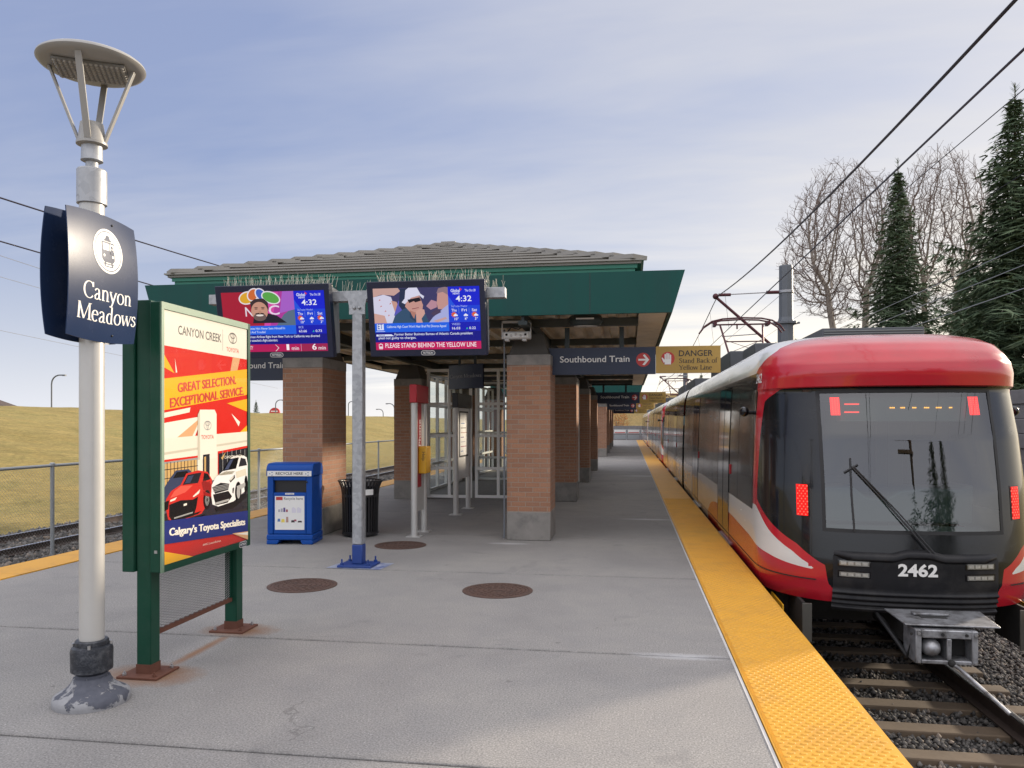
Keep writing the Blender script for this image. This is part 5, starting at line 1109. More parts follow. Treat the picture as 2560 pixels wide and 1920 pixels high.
# ---------------------------------------------------------------- fittings under the canopy
fl = thing('floodlight', 'white twin lens floodlight box bracketed on top of the front brick column', 'floodlight', (-1.53, 10.52, 2.78))
m_fit = mat('fitting_white', (.55, .55, .54), .4, var=.08)
b = MB(); b.box(-1.72, -1.34, 10.44, 10.60, 2.80, 2.90, m_fit); b.box(-1.70, -1.36, 10.425, 10.44, 2.815, 2.885, m_alu); b.build('housing', fl, bevel=.012)
b = MB()
for i in range(5): b.sphere((-1.66 + i * .065, 10.424, 2.855 - .014 * (i % 2)), .018, m_blackgloss if i in (0, 4) else m_fit, 10, 6)
b.build('lens', fl)
b = MB(); b.box(-1.735, -1.722, 10.46, 10.50, 2.80, 3.05, m_fit); b.box(-1.338, -1.325, 10.46, 10.50, 2.80, 3.05, m_fit); b.box(-1.735, -1.325, 10.46, 10.50, 3.02, 3.05, m_fit); b.build('bracket', fl)
b = MB(); b.tube([(-1.66, 10.50, 2.90), (-1.60, 10.47, 2.96), (-1.5, 10.46, 2.93), (-1.42, 10.47, 2.97), (-1.38, 10.5, 3.0)], .009, m_black, 6); b.build('cable', fl)
for x in (-1.66, -1.42): MB().box(x - .03, x + .03, 10.45, 10.55, 2.77, 2.80, m_fit).build('knob', fl, bevel=.008)
pipe = MB().tube([(-1.725, 10.635, 2.95), (-1.725, 10.635, .10), (-1.73, 10.62, .03)], .013, m_mast, 8).build('conduit', at=(-1.725, 10.635, 0)); tag(pipe, 'thin grey conduit running down the left edge of the front brick column', 'pipe')
def canopy_light(y, label):
    S = thing('canopy_light', label, 'ceiling light', (-.58, y, 2.93), 'dark oval lights under the canopy')
    b = MB(); b.lathe(-.58, y, [(.17, 2.955), (.20, 2.965), (.235, 3.02), (.225, 3.07), (.20, 3.10)], m_dark, 28, sy=.6); b.build('housing', S)
    MB().lathe(-.58, y, [(.02, 2.945), (.15, 2.948), (.165, 2.956)], mat('light_lens', (.5, .5, .48), .3), 24, sy=.6).build('lens', S)
    MB().box(-.70, -.46, y - .145, y - .138, 3.03, 3.05, m_alu).build('name_plate', S)
    return S
cl0 = canopy_light(10.45, 'dark oval ceiling light under the front canopy edge, above the nearest Southbound sign')
for y, lab in ((15.9, 'second dark oval ceiling light back under the near shelter canopy'), (21.2, 'third dark oval ceiling light back under the near shelter canopy')):
    clone(cl0, (-.58, y, 2.93), lab)
# ---------------------------------------------------------------- light rail train (three coupled cars)
def trainpaint():
    m, t, b = newmat('train_livery'); v = texco(t)
    def at(n): a = t.nodes.new('ShaderNodeAttribute'); a.attribute_name = n; return M(t, 'GREATER_THAN', a.outputs['Fac'], 0.0)
    dirt = ramp(t, nz(t, texco(t, scale=(1, .35, 2.5)), 2.2, 7, 0.65), [(0.45, 0.0), (0.8, 1.0)])
    red = MIX(t, M(t, 'MULTIPLY', dirt, 0.55), (0.50, 0.014, 0.028), (0.30, 0.025, 0.03))
    wh = MIX(t, M(t, 'MULTIPLY', dirt, 0.4), (0.70, 0.69, 0.66), (0.45, 0.43, 0.40))
    gl = MIX(t, M(t, 'MULTIPLY', dirt, 0.3), (0.005, 0.0055, 0.007), (0.022, 0.022, 0.023))
    xyz = N(t, 'ShaderNodeSeparateXYZ'); t.links.new(v, xyz.inputs[0])
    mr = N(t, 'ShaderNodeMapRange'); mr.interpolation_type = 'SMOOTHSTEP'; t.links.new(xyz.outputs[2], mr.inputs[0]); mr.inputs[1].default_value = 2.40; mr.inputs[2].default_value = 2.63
    top_grey = M(t, 'MULTIPLY', mr.outputs[0], M(t, 'MULTIPLY_ADD', nz(t, v, 3.5, 6, 0.65), 0.9, 0.15, clamp=True))  # patchy grey blended into the body colour, stronger towards the roof top
    o = MIX(t, at('d_white'), red, wh); o = MIX(t, top_grey, o, (0.40, 0.36, 0.34)); o = MIX(t, at('d_glass'), o, gl); t.links.new(M(t, 'MULTIPLY_ADD', at('d_glass'), -0.05, 0.55), b.inputs['Coat Weight']); t.links.new(M(t, 'MULTIPLY_ADD', at('d_glass'), -0.22, 0.5), b.inputs['Specular IOR Level'])
    t.links.new(o, b.inputs['Base Color']);  t.links.new(M(t, 'ADD', M(t, 'MULTIPLY_ADD', top_grey, 0.35, 0.04), M(t, 'MULTIPLY', dirt, 0.14)), b.inputs['Coat Roughness'])
    t.links.new(M(t, 'MULTIPLY_ADD', dirt, 0.12, 0.20), b.inputs['Roughness'])
    return m
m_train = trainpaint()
m_wind = glassmat('windscreen_glass', (0.38, 0.47, 0.45), 0.10, .012)
m_quarter = glassmat('side_glass', (0.12, 0.13, 0.13), 0.05, .015)
m_rubber = mat('black_rubber', (0.012, 0.012, 0.013), .55, var=.2)
m_bump = mat('bumper_black', (0.011, 0.011, 0.013), .42, var=.25, vs=5, nospec=True, dirt=(.05, .047, .045), dirt_amt=.6, dirt_s=3)
m_under = mat('underframe_dark', (0.018, 0.017, 0.016), .8, var=.3)
m_cab = mat('cab_panel_grey', (0.34, 0.35, 0.35), .6, var=.1); m_dash = mat('dashboard_grey', (0.15, 0.16, 0.16), .55, var=.15)
m_roofbox = mat('roof_equipment_grey', (0.085, 0.09, 0.10), .55, .2, var=.2)
m_lensdk = mat('headlight_reflector', (0.42, 0.41, 0.37), .3, .3, var=.5, vs=60); m_lens = mat('headlight_lens', (0.26, 0.255, 0.235), .12, .3, var=.3, vs=40); m_chrome = mat('coupler_steel', (0.36, 0.365, 0.38), .42, .6, var=.35, vs=14, bump=.4, bs=40, dirt=(.05, .042, .036), dirt_amt=.9, dirt_s=8)
m_tred = emit('tail_light_red', '#ff1208', 1.1); m_tred2 = emit('marker_light_red', '#ff1208', 3.4); m_tdot = emit('tail_light_dot', '#ff6a58', 1.0); m_amber = emit('amber_led', '#ffa030', 3.2); m_tredl = emit('red_led', '#ff3a30', 2.6)
m_stepg = mat('step_dark_grey', (.07, .066, .055), .6, var=.2)
m_yellowstep = mat('step_yellow', (.62, .32, .01), .45, var=.1)
TX, TY, TL = 2.69, 7.72, 24.6
NN = 2.6
_LV = [(-.10, 1.285, .05), (-.02, 1.31, .02), (.11, 1.325, .0), (.30, 1.325, 0.0), (.55, 1.325, .03), (1.0, 1.32, .085), (1.5, 1.305, .185), (1.95, 1.285, .325), (1.985, 1.283, .32), (2.01, 1.282, .25), (2.15, 1.272, .215), (2.25, 1.258, .24), (2.35, 1.225, .32), (2.45, 1.185, .45), (2.52, 1.115, .62), (2.57, 1.02, .84), (2.605, .87, 1.15), (2.625, .62, 1.5), (2.632, .16, 1.8), (2.634, .0, 1.9)]
def lv(z):
    z = min(max(z, _LV[0][0]), _LV[-1][0])
    for (a, w0, y0), (b_, w1, y1) in zip(_LV[:-1], _LV[1:]):
        if z <= b_: t = (z - a) / (b_ - a); return lerp(w0, w1, t), lerp(y0, y1, t)
    return _LV[-1][1:]
DD = 1.15
def nose_y(x, z):
    w0, yf = lv(z); q = min(1, abs(x) / w0); return yf + DD * (1 - (1 - q ** NN) ** (1 / NN))
def interp(x, P):
    if x <= P[0][0]: return P[0][1]
    for (a, b_), (c, d) in zip(P[:-1], P[1:]):
        if x <= c: return lerp(b_, d, (x - a) / (c - a))
    return P[-1][1]
ZG = [(0, -1), (.10, -.25), (.122, .25), (.30, .44), (.56, .59), (.95, .82)]
ZU = [(.17, .205), (.20, .25), (.33, .362), (.62, .526), (.85, .68), (1.0, .75)]
ZL = [(.17, .205), (.35, .235), (.62, .285), (1.3, .36), (3.0, .41), (4.9, .39), (5.5, .33), (5.9, .22), (6.15, .05), (6.3, -.3)]
def masks(y, z):
    zh = 2.0 if y < .72 else lerp(2.0, 1.88, min(1, (y - .72) / .23))
    g1 = min(z - interp(y, ZG), .955 - y, zh - z); g2 = min(y - 1.16, z - .68, 2.2 - z)
    wr = min(z - 2.2, y - max(.95, 1.28 - (z - 2.2) * 1.5)); zu = interp(y, ZU) if y < 1.0 else .75
    ws = min(zu - z, z - interp(y, ZL), y - .17)
    return max(g1, g2), max(wr, ws)
zl = sorted(set([round(-.10 + .04 * i, 3) for i in range(58)] + [.11, .62, 1.94, 1.95, 1.985, 2.01] + [2.2 + .025 * i for i in range(13)] + [2.52, 2.545, 2.57, 2.59, 2.605, 2.617, 2.625, 2.63, 2.634]))
zl = [z for i, z in enumerate(zl) if i == 0 or z - zl[i - 1] > .004]
T0 = math.asin((.80 / 1.32) ** (NN / 2))
tl = [T0 * i / 8 for i in range(9)] + [T0 + (math.pi / 2 - T0) * i / 26 for i in range(1, 27)]
ys_side = [3.4 + .2 * i for i in range(18)] + [7.2, 8, 9, 10, 11, 12.0]
def outline(z):
    w0, yf = lv(z); L = []
    for t in tl: L.append((w0 * math.sin(t) ** (2 / NN), yf + DD * (1 - max(0, math.cos(t)) ** (2 / NN))))
    y0 = L[-1][1]; k = 8
    for i in range(1, k): L.append((w0, lerp(y0, 3.4, i / k)))
    return L + [(w0, y) for y in ys_side]
def train_body():
    rows = [outline(z) for z in zl]; n = len(rows[0]); V = []; G = []; W = []
    for sx in (1, -1):
        for z, r in zip(zl, rows):
            for x, y in r:
                V.append((sx * x, y, z)); g, ww = masks(y, z); G.append(g); W.append(ww)
    nz0 = len(zl); F = []; FW = []
    for s in (0, 1):
        o = s * nz0 * n
        for j in range(nz0 - 1):
            for i in range(n - 1):
                f = (o + j * n + i, o + j * n + i + 1, o + (j + 1) * n + i + 1, o + (j + 1) * n + i)
                if s: f = f[::-1]
                wind = i < 8 and zl[j] >= .619 and zl[j + 1] <= 1.941
                (FW if wind else F).append(f)
    return np.array(V), F, FW, G, W
BV, BF, BFW, BG, BW = train_body()
tr = thing('light_rail_car', 'rear light rail car, red nose with number 2462 and lit tail lights facing the camera', 'train', (0, 0, 0), 'light rail cars coupled in one train')
def half(name, front):
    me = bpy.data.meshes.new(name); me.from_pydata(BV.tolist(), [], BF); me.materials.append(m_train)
    for nm, dat in (('d_glass', BG), ('d_white', BW)):
        a = me.attributes.new(nm, 'FLOAT', 'POINT'); a.data.foreach_set('value', dat)
    me.validate(); bmm = bmesh.new(); bmm.from_mesh(me); bmesh.ops.remove_doubles(bmm, verts=bmm.verts, dist=.0004); bmesh.ops.recalc_face_normals(bmm, faces=bmm.faces); bmm.to_mesh(me); bmm.free()
    smoothz(me, 32); o = bpy.data.objects.new(name, me); col.objects.link(o); o.parent = tr; WL[o.name] = (0, 0, 0); return o
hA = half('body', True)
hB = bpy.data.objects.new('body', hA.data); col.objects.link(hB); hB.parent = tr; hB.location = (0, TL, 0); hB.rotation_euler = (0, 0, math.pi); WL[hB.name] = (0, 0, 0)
def patch(xs, zs, off, m, mb, fn=nose_y):
    V = []; n = len(xs)
    for z in zs:
        for x in xs:
            y = fn(x, z); e = .004
            nn = Vector(((fn(x + e, z) - fn(x - e, z)) / (2 * e), -1, (fn(x, z + e) - fn(x, z - e)) / (2 * e))).normalized()
            o = off(x, z) if callable(off) else off
            V.append((x + nn.x * o, y + nn.y * o, z + nn.z * o))
    mb.add(V, [(j * n + i, j * n + i + 1, (j + 1) * n + i + 1, (j + 1) * n + i) for j in range(len(zs) - 1) for i in range(n - 1)], m)
lin = lambda a, b_, n: [a + (b_ - a) * i / n for i in range(n + 1)]
# windscreen takes exactly the faces left open in the body
used = sorted({i for f in BFW for i in f}); mp_ = {v: i for i, v in enumerate(used)}
b = MB(); b.add([tuple(BV[i]) for i in used], [tuple(mp_[i] for i in f) for f in BFW], m_wind); wind = b.build('windscreen', tr, ang=60)
w2 = bpy.data.objects.new('windscreen', wind.data); col.objects.link(w2); w2.parent = tr; w2.location = (0, TL, 0); w2.rotation_euler = (0, 0, math.pi); WL[w2.name] = (0, 0, 0)
b = MB()
for sx in (-1, 1): patch(lin(sx * .815, sx * .785, 1), lin(.60, 1.96, 10), .004, m_rubber, b)
patch(lin(-.815, .815, 20), [.585, .62], .004, m_rubber, b); patch(lin(-.815, .815, 20), [1.94, 1.972], .004, m_rubber, b); b.build('seal', wind)
# cab interior seen through the windscreen
b = MB(); b.box(-1.15, 1.15, 2.3, 2.34, -.05, 2.25, m_cab); b.box(-.45, .45, 2.28, 2.30, .1, 1.9, m_dash); b.box(-.30, .30, 2.27, 2.28, 1.0, 1.8, m_blackgloss)
b.box(-1.05, 1.05, .95, 2.3, .10, .14, m_dash); b.box(-1.1, 1.1, 1.1, 2.3, 2.12, 2.16, m_cab); b.build('cab_wall', tr)
b = MB(); pts = [(-.74, .62), (-.74, .98), (-.40, .98), (-.28, .88), (-.10, .86), (.05, .95), (.30, .98), (.62, .97), (.74, 1.02), (.74, .62)]
b.prism(pts, (0, .62, 0), (1, 0, 0), (0, 0, 1), m_dash, .55); b.box(-.80, .80, .20, .62, .55, .60, m_dash); b.build('dashboard', tr, bevel=.02)
b = MB(); b.box(.38, .78, 1.45, 1.57, .75, 1.45, m_black); b.box(.36, .80, 1.1, 1.55, .60, .74, m_black); b.box(.47, .69, 1.46, 1.56, 1.47, 1.68, m_black); b.build('driver_seat', tr, bevel=.03)
b = MB(); b.box(-.585, .585, .42, .58, 1.66, 1.90, m_dash); b.build('destination_box', tr)
b = MB()
for i, (x, w_) in enumerate(((-.12, .05), (-.02, .045), (.09, .04), (.20, .05), (.31, .055), (.43, .03))):
    for j in range(3): b.box(x + j * w_ / 3, x + j * w_ / 3 + w_ / 4.2, .412, .4185, 1.788, 1.800, m_amber)
for z in (1.745, 1.825): b.box(-.55, -.41, .412, .4185, z, z + .012, m_tredl)
b.build('destination_display', tr)
def ledpanel(name, cx, cz, wx, wz, nx, nz_, off=.008):
    b = MB(); patch(lin(cx - wx / 2 - .012, cx + wx / 2 + .012, 3), lin(cz - wz / 2 - .012, cz + wz / 2 + .012, 6), off - .004, m_blackgloss, b)
    patch(lin(cx - wx / 2, cx + wx / 2, 4), lin(cz - wz / 2, cz + wz / 2, 10), off, m_tred, b)
    for j in range(nz_):
        for i in range(nx):
            x = cx - wx / 2 + wx * (i + .5 + (.25 if j % 2 else -.25)) / nx; z = cz - wz / 2 + wz * (j + .5) / nz_; y = nose_y(x, z) - off
            b.sphere((x, y, z), .0075, m_tdot, 6, 4)
    return b.build(name, tr)
for sx in (-1, 1):
    ledpanel('tail_light', sx * .975, .875, .092, .305, 3, 12); b = MB()
    x = sx * .645; sfy = lambda z: nose_y(x, z) + .035
    b.add([(x + i * .045, sfy(z), z) for z in (1.72, 1.90) for i in (-1, 1)], [(0, 1, 3, 2)], m_tred2)
    for j in range(8):
        for i in range(3): b.box(x - .03 + i * .025, x - .02 + i * .025, sfy(1.74 + j * .0205) - .012, sfy(1.74 + j * .0205) - .006, 1.735 + j * .0205, 1.745 + j * .0205, m_tdot)
    b.build('marker_light', tr)
# bumper: black centre panel with brow, headlights, ribs
def ribs(x, z):
    if z < .035: return .012 + .018 * (0.5 + 0.5 * math.cos((z + .14) / .052 * 2 * math.pi))
    return .010 + .006 * max(0, 1 - abs(x) / .7)
b = MB(); patch(lin(-.735, .735, 30), lin(-.165, .03, 36) + lin(.04, .36, 10), ribs, m_bump, b)
bump = b.build('bumper', tr, ang=60)
b = MB()
brow = lambda x: .375 + (.035 if abs(x) < .10 else (.035 * max(0, 1 - (abs(x) - .10) / .12)))
V = []; xs = lin(-.73, .73, 40)
for dz, o in ((-.055, .012), (-.030, .055), (.0, .060), (.022, .045), (.035, .008)):
    for x in xs:
        k = 1 - max(0, (abs(x) - .62) / .11) * .8; z = brow(x) + dz * (1 if dz > 0 else k); V.append((x, nose_y(x, max(z, .0)) - o * k, z))
n = len(xs); b.add(V, [(j * n + i, j * n + i + 1, (j + 1) * n + i + 1, (j + 1) * n + i) for j in range(4) for i in range(n - 1)], m_bump); b.build('brow', bump, ang=50)
for sx in (-1, 1):
    for z in (.195, .30):
        b = MB(); cx = sx * .555; patch(lin(cx - .14, cx + .14, 6), lin(z - .032, z + .032, 2), .0165, m_blackgloss, b); patch(lin(cx - .125, cx + .125, 6), lin(z - .024, z + .02, 2), .021, m_lens, b)
        for i in range(4): x = cx - .09 + i * .06; patch(lin(x - .022, x + .022, 2), lin(z - .016, z + .012, 2), .0225, m_lensdk, b)
        b.build('headlight', tr)
b = MB(); vs, fs = text_geo('2462', .034)
x0 = min(v[0] for v in vs); x1 = max(v[0] for v in vs); sc_ = .35 / (x1 - x0)
V = [((v[0] - (x0 + x1) / 2) * sc_ - .01, 0, .205 + v[1] * .155) for v in vs]; V = [(x, nose_y(x, z) - .026, z) for x, y, z in V]; b.add(V, fs, m_white); b.build('number', tr, smooth=False)
# wiper
b = MB(); wy = lambda x, z, o=.03: (x, nose_y(x, max(z, .5)) - o, z)
for dx in (-.012, .022): b.tube([wy(.13 + dx, .40, .055), wy(-.18 + dx, .78, .05), wy(-.55 + dx * .6, 1.22, .04)], .0075, m_black, 6)
b.tube([wy(-.56, 1.30, .02), wy(-.565, .95, .022), wy(-.55, .60, .02)], .010, m_black, 6); b.tube([wy(-.62, 1.16, .02), wy(-.50, 1.24, .035)], .012, m_black, 6); b.build('wiper', tr)
def side_x(y, z):
    w0, yf = lv(z); q = min(1, max(0, (y - yf) / DD)); return w0 * (1 - (1 - q) ** NN) ** (1 / NN)
b = MB(); vs, fs = text_geo('2462', .015); xs0 = min(v[0] for v in vs); k = .115
V = [(1.22 - (v[0] - xs0) * k * .95, 2.085 + v[1] * k * 1.25) for v in vs]; b.add([(-side_x(y, z) - .004, y, z) for y, z in V], fs, m_white); b.build('side_number', tr, smooth=False)
# mirror pods
for sx in (-1, 1):
    b = MB(); b.tube([(sx * 1.29, 1.32, 1.76), (sx * 1.36, 1.30, 1.76)], .022, m_black, 8); b.sphere((sx * 1.40, 1.28, 1.77), .07, m_blackgloss, 14, 10, (.75, 1.3, .8)); b.build('mirror', tr)
# crease line, skirt step and sill plates
for sx in (-1, 1):
    b = MB(); V = []
    for y in lin(.17, 1.12, 24) + [1.3, 2, 4, 6, 8, 10, 12]:
        x = 1.325 * max(0, (1 - (1 - min(1, max(0, y / DD))) ** NN)) ** (1 / NN) if y < DD else 1.325
        V += [(sx * (x + .0025), y - .002, .104), (sx * (x + .0025), y - .002, .116)]
    n = len(V) // 2; b.add(V, [(2 * i, 2 * i + 1, 2 * i + 3, 2 * i + 2) for i in range(n - 1)], m_rubber); b.build('skirt_seam', tr)
m_door = mat('door_dark_glass', (0.007, 0.008, 0.010), .08, var=.1, coat=.5); m_sill = mat('sill_plate', (.5, .5, .5), .35, .5)
for yc in (3.9, 8.7, TL - 8.7, TL - 3.9):
    for sx in (-1, 1):
        d = MB()
        for e in (-1, 1):
            y0, y1 = sorted((yc + e * .006, yc + e * .64)); hw = lambda z: lv(z)[0] + .005
            zz = lin(.06, 2.14, 8); V = [(sx * hw(z), y, z) for z in zz for y in (y0, y1)]
            d.add(V, [(2 * i, 2 * i + 1, 2 * i + 3, 2 * i + 2) for i in range(8)], m_door)
        for y in (yc - .648, yc, yc + .648):
            V = [(sx * (lv(z)[0] + .008), y + q, z) for z in lin(.02, 2.18, 8) for q in (-.012, .012)]; d.add(V, [(2 * i, 2 * i + 1, 2 * i + 3, 2 * i + 2) for i in range(8)], m_rubber)
        d.f = [f if sx > 0 else f[::-1] for f in d.f]; D_ = d.build('door', tr)
        MB().box(*sorted((sx * 1.30, sx * 1.352)), yc - .62, yc + .62, -.055, -.03, m_sill).build('sill', D_)
        MB().box(*sorted((sx * 1.312, sx * 1.335)), yc - .82, yc - .78, .95, 1.08, m_red2).build('door_button', D_)
for yc in (1.22, 2.4, 5.4, 6.9, 10.4, 11.5):
    for sx in (-1, 1):
        for ya in (yc, TL - yc):
            b = MB(); V = [(sx * (lv(z)[0] + .0025), ya + q, z) for z in lin(.69, 2.19, 6) for q in (-.007, .007)]; fs = [(2 * i, 2 * i + 1, 2 * i + 3, 2 * i + 2) for i in range(6)]
            b.add(V, fs if sx > 0 else [f[::-1] for f in fs], m_rubber); b.build('window_seam', tr)
# bellows between the two halves, underframe, bogies
b = MB()
for i in range(13):
    y = 12.0 + i * .05; r = 1.20 if i % 2 else 1.12
    b.add([(-r, y, -.1), (-r, y, 2.35), (-r * .8, y, 2.52), (r * .8, y, 2.52), (r, y, 2.35), (r, y, -.1)], [], m_rubber); 
n = 6; base = 0; fs = [(i * n + k, i * n + k + 1, (i + 1) * n + k + 1, (i + 1) * n + k) for i in range(12) for k in range(n - 1)]; b.f = fs; b.m = [m_rubber] * len(fs); b.build('bellows', tr, smooth=False)
b = MB(); b.box(-1.15, 1.15, .75, TL - .75, -.32, -.09, m_under); b.box(-.9, .9, 1.6, 2.0, -.62, -.32, m_under); b.build('underframe', tr)
for yc in (3.6, 12.3, 21.0):
    b = MB()
    for dy in (-.9, .9):
        for sx in (-1, 1):
            X0, X1 = sorted((sx * .69, sx * .82)); q = _ARC(0, 0, .33, .33, 0, 345, 23); b.prism([(a, c) for a, c in q], (X1, yc + dy, -.67), (0, 1, 0), (0, 0, 1), m_under, .12)
    b.box(-.95, -.82, yc - 1.3, yc + 1.3, -.70, -.45, m_under); b.box(.82, .95, yc - 1.3, yc + 1.3, -.70, -.45, m_under); b.build('bogie', tr)
# coupler
b = MB(); b.prism([(-.36, -.30), (.40, -.30), (.47, .26), (-.36, .26)][::-1], (.03, -.35, -.105), (1, 0, 0), (0, 1, 0), m_chrome, -.014)
b.box(-.16, .14, -.35, -.27, -.085, -.065, m_chrome); b.box(-.12, .10, -.42, -.20, -.114, -.085, m_under); b.build('coupler_deck', tr, bevel=.004)
b = MB(); x0, x1, z0, z1, yf = -.265, .235, -.415, -.125, -.70
for a in ((x0, x0 + .05, z0, z1), (x1 - .05, x1, z0, z1), (x0 + .05, x1 - .05, z1 - .07, z1), (x0 + .05, x1 - .05, z0, z0 + .035), (-.015, .025, z0 + .035, z1 - .07)): b.box(a[0], a[1], yf, yf + .30, a[2], a[3], m_chrome)
b.box(x0 + .05, x1 - .05, yf + .15, yf + .29, z0 + .036, z1 - .071, m_under); b.box(-.14, .10, yf + .30, .9, -.42, -.20, m_under)
head = b.build('coupler_head', tr, bevel=.008)
b = MB(); b.sphere((-.125, yf + .07, -.285), .078, m_chrome, 20, 14, (1, 1.4, 1)); b.build('cone', head)
b = MB(); b.tube([(.03, yf - .01, -.41), (.06, yf - .06, -.425), (.29, yf - .42, -.66)], .017, m_chrome, 10); b.sphere((.02, yf - .01, -.40), .032, m_under, 10, 8); b.build('uncoupling_rod', head)
b = MB()
for x, z, l in ((-.34, -.20, .30), (-.30, -.24, .26), (.30, -.18, .30), (.36, -.22, .34)):
    b.tube([(x, .25, z + .05), (x * 1.05, -.10, z), (x * .95, -.38, z - .10), (x * .80, -.52, z - .12 - l * .3), (x * .72, -.58, z - .06)], .017, m_rubber, 8)
for x in (-.30, -.05, .14): b.tube([(x, yf - .004, -.16), (x, yf - .012, -.16)], .014, m_under, 8)
for x, z in ((-.24, -.155), (.21, -.155), (-.24, -.395), (.21, -.395)): b.tube([(x, yf - .001, z), (x, yf - .014, z)], .012, m_bolt, 6)
b.build('hose', head)
# frame bracket below the nose corners
for sx in (-1, 1):
    b = MB(); b.box(*sorted((sx * 1.02, sx * .99)), .12, .75, -.49, -.10, m_under); b.box(*sorted((sx * 1.02, sx * .93)), .10, .12, -.49, -.11, m_stepg)
    b.box(*sorted((sx * 1.20, sx * 1.03)), .14, .75, -.49, -.47, m_yellowstep); b.box(*sorted((sx * 1.20, sx * 1.185)), .14, .75, -.47, -.14, m_yellowstep); b.build('corner_step', tr, bevel=.004)
b = MB(); b.tube([(.98, .02, -.12), (1.02, -.02, -.35), (.96, -.04, -.50)], .035, m_yellowstep, 8); b.build('hose', tr)
# roof equipment
b = MB(); b.box(-.15, 1.12, 3.0, 6.6, 2.60, 2.90, m_roofbox)
for k in range(7): b.box(-.13, 1.10, 2.985, 3.0, 2.66 + k * .032, 2.675 + k * .032, m_dash)
b.build('roof_unit', tr, bevel=.02)
for y0, y1, x0, x1, h in ((4.4, 5.6, -.80, -.25, 2.86), (6.1, 7.6, -.95, -.3, 2.90), (8.2, 9.2, -.95, -.4, 2.86), (8.0, 10.5, .3, 1.0, 2.84), (14, 17, -.9, .9, 2.88), (18, 21, -.9, .9, 2.9)):
    MB().box(x0, x1, y0, y1, 2.55, h, m_roofbox).build('roof_unit', tr, bevel=.02)
b = MB()
for x in (-.55, .2): b.tube([(x, 9.2, 2.92), (x - .1, 10.3, 2.80), (x, 12.5, 2.78)], .03, m_wire, 6)
b.build('roof_cable', tr)
# pantograph
PY = 11.55; b = MB()
b.box(-.6, .6, PY - .9, PY + .75, 2.70, 2.76, m_pant)
for x in (-.5, .5):
    for y in (PY - .8, PY + .65): b.lathe(x, y, [(.05, 2.58), (.075, 2.62), (.05, 2.66), (.06, 2.70)], m_dash, 10)
pg = b.build('pantograph', tr)
b = MB(); b.tube([(0, PY + .6, 2.80), (0, PY - .85, 3.22)], .055, m_pant, 10); b.tube([(.14, PY + .55, 2.78), (.05, PY - .8, 3.16)], .018, m_pant, 6); b.tube([(-.42, PY - .85, 3.22), (.42, PY - .85, 3.22)], .04, m_pant, 8); b.build('lower_arm', pg)
b = MB()
for sx in (-1, 1): b.tube([(sx * .38, PY - .85, 3.22), (sx * .50, PY - .05, 4.02)], .024, m_pant, 8)
b.tube([(-.45, PY - .5, 3.57), (.45, PY - .5, 3.57)], .016, m_pant, 6); b.tube([(-.45, PY - .45, 3.62), (.40, PY - .8, 3.27)], .006, m_pant, 4); b.tube([(.45, PY - .45, 3.62), (-.40, PY - .8, 3.27)], .006, m_pant, 4); b.build('upper_arm', pg)
b = MB()
for dy in (-.17, .17):
    b.tube([(-.98, PY + dy, 3.84), (-.88, PY + dy, 3.98), (-.70, PY + dy, 4.10), (-.45, PY + dy, 4.155), (0, PY + dy, 4.175), (.45, PY + dy, 4.155), (.70, PY + dy, 4.10), (.88, PY + dy, 3.98), (.98, PY + dy, 3.84)], .020, m_pant, 8)
for x in (-.62, .62): b.box(x - .035, x + .035, PY - .20, PY + .20, 4.0, 4.09, m_pant)
b.tube([(-.62, PY - .05, 4.03), (.62, PY - .05, 4.03)], .020, m_pant, 8); b.tube([(-.1, PY - .05, 4.03), (-.1, PY - .06, 3.92)], .02, m_pant, 6); b.build('collector_head', pg)
tr.location = (TX, TY, 0)
clone(tr, (TX, TY + 25.1, 0), 'middle light rail car, its red nose pillar visible beyond the rear car')
clone(tr, (TX, TY + 50.2, 0), 'farthest light rail car, a thin sliver at the head of the train')
# ---------------------------------------------------------------- overhead line
def mast(name, y, label):
    S = thing(name, label, 'mast', (4.5, y, -1.0), 'overhead line masts')
    MB().lathe(4.5, y, [(.235, -1.0), (.235, 4.56), (.20, 4.70), (.195, 6.16), (.188, 6.20), (.05, 6.21)], m_mast, 8).build('post', S, smooth=False)
    b = MB(); b.lathe(4.5, y, [(.30, 4.50), (.33, 4.51), (.33, 4.57), (.30, 4.58)], m_mast, 8); b.box(4.12, 4.88, y - .04, y + .04, 4.515, 4.565, m_mast); b.lathe(4.5, y, [(.205, 5.40), (.215, 5.41), (.215, 5.47), (.205, 5.48)], m_wireal, 16); b.build('collar', S)
    b = MB(); b.tube([(2.50, y, 5.36), (4.30, y, 3.72)], .042, m_pant, 8); b.sphere((2.52, y, 5.36), .09, m_pant, 8, 6); b.build('cantilever', S)
    b = MB(); b.tube([(2.62, y, 5.40), (3.95, y, 5.44)], .018, m_wireal, 6); b.tube([(3.95, y, 5.44), (4.32, y, 5.44)], .05, m_pant, 8); b.tube([(2.6, y, 5.40), (2.95, y, 5.40)], .045, m_pant, 8); b.build('tie_rod', S)
    b = MB(); b.tube([(2.70, y, 4.18), (3.75, y, 4.24)], .018, m_wireal, 6); b.build('steady_arm', S)
    return S
mast('line_mast', 23.2, 'stout grey eight sided mast behind the red train nose holding the near cantilever')
mast('line_mast', 63.0, 'slim grey mast farther along the train, seen above its second car')
def wire(label, pts, r=.009, m=m_wire, n=5, name='overhead_wire', group='overhead wires'):
    o = MB().tube(pts, r, m, n).build(name, at=pts[0]); return tag(o, label, 'wire', group)
def sagz(y, spans, zs, s):
    for a, c in spans:
        if a <= y <= c: q = (y - a) / (c - a) * 2 - 1; return zs - s * (1 - q * q)
SP = [(-17, 23.2), (23.2, 63), (63, 103)]
Ys = [-12 + 1.25 * i for i in range(92)]
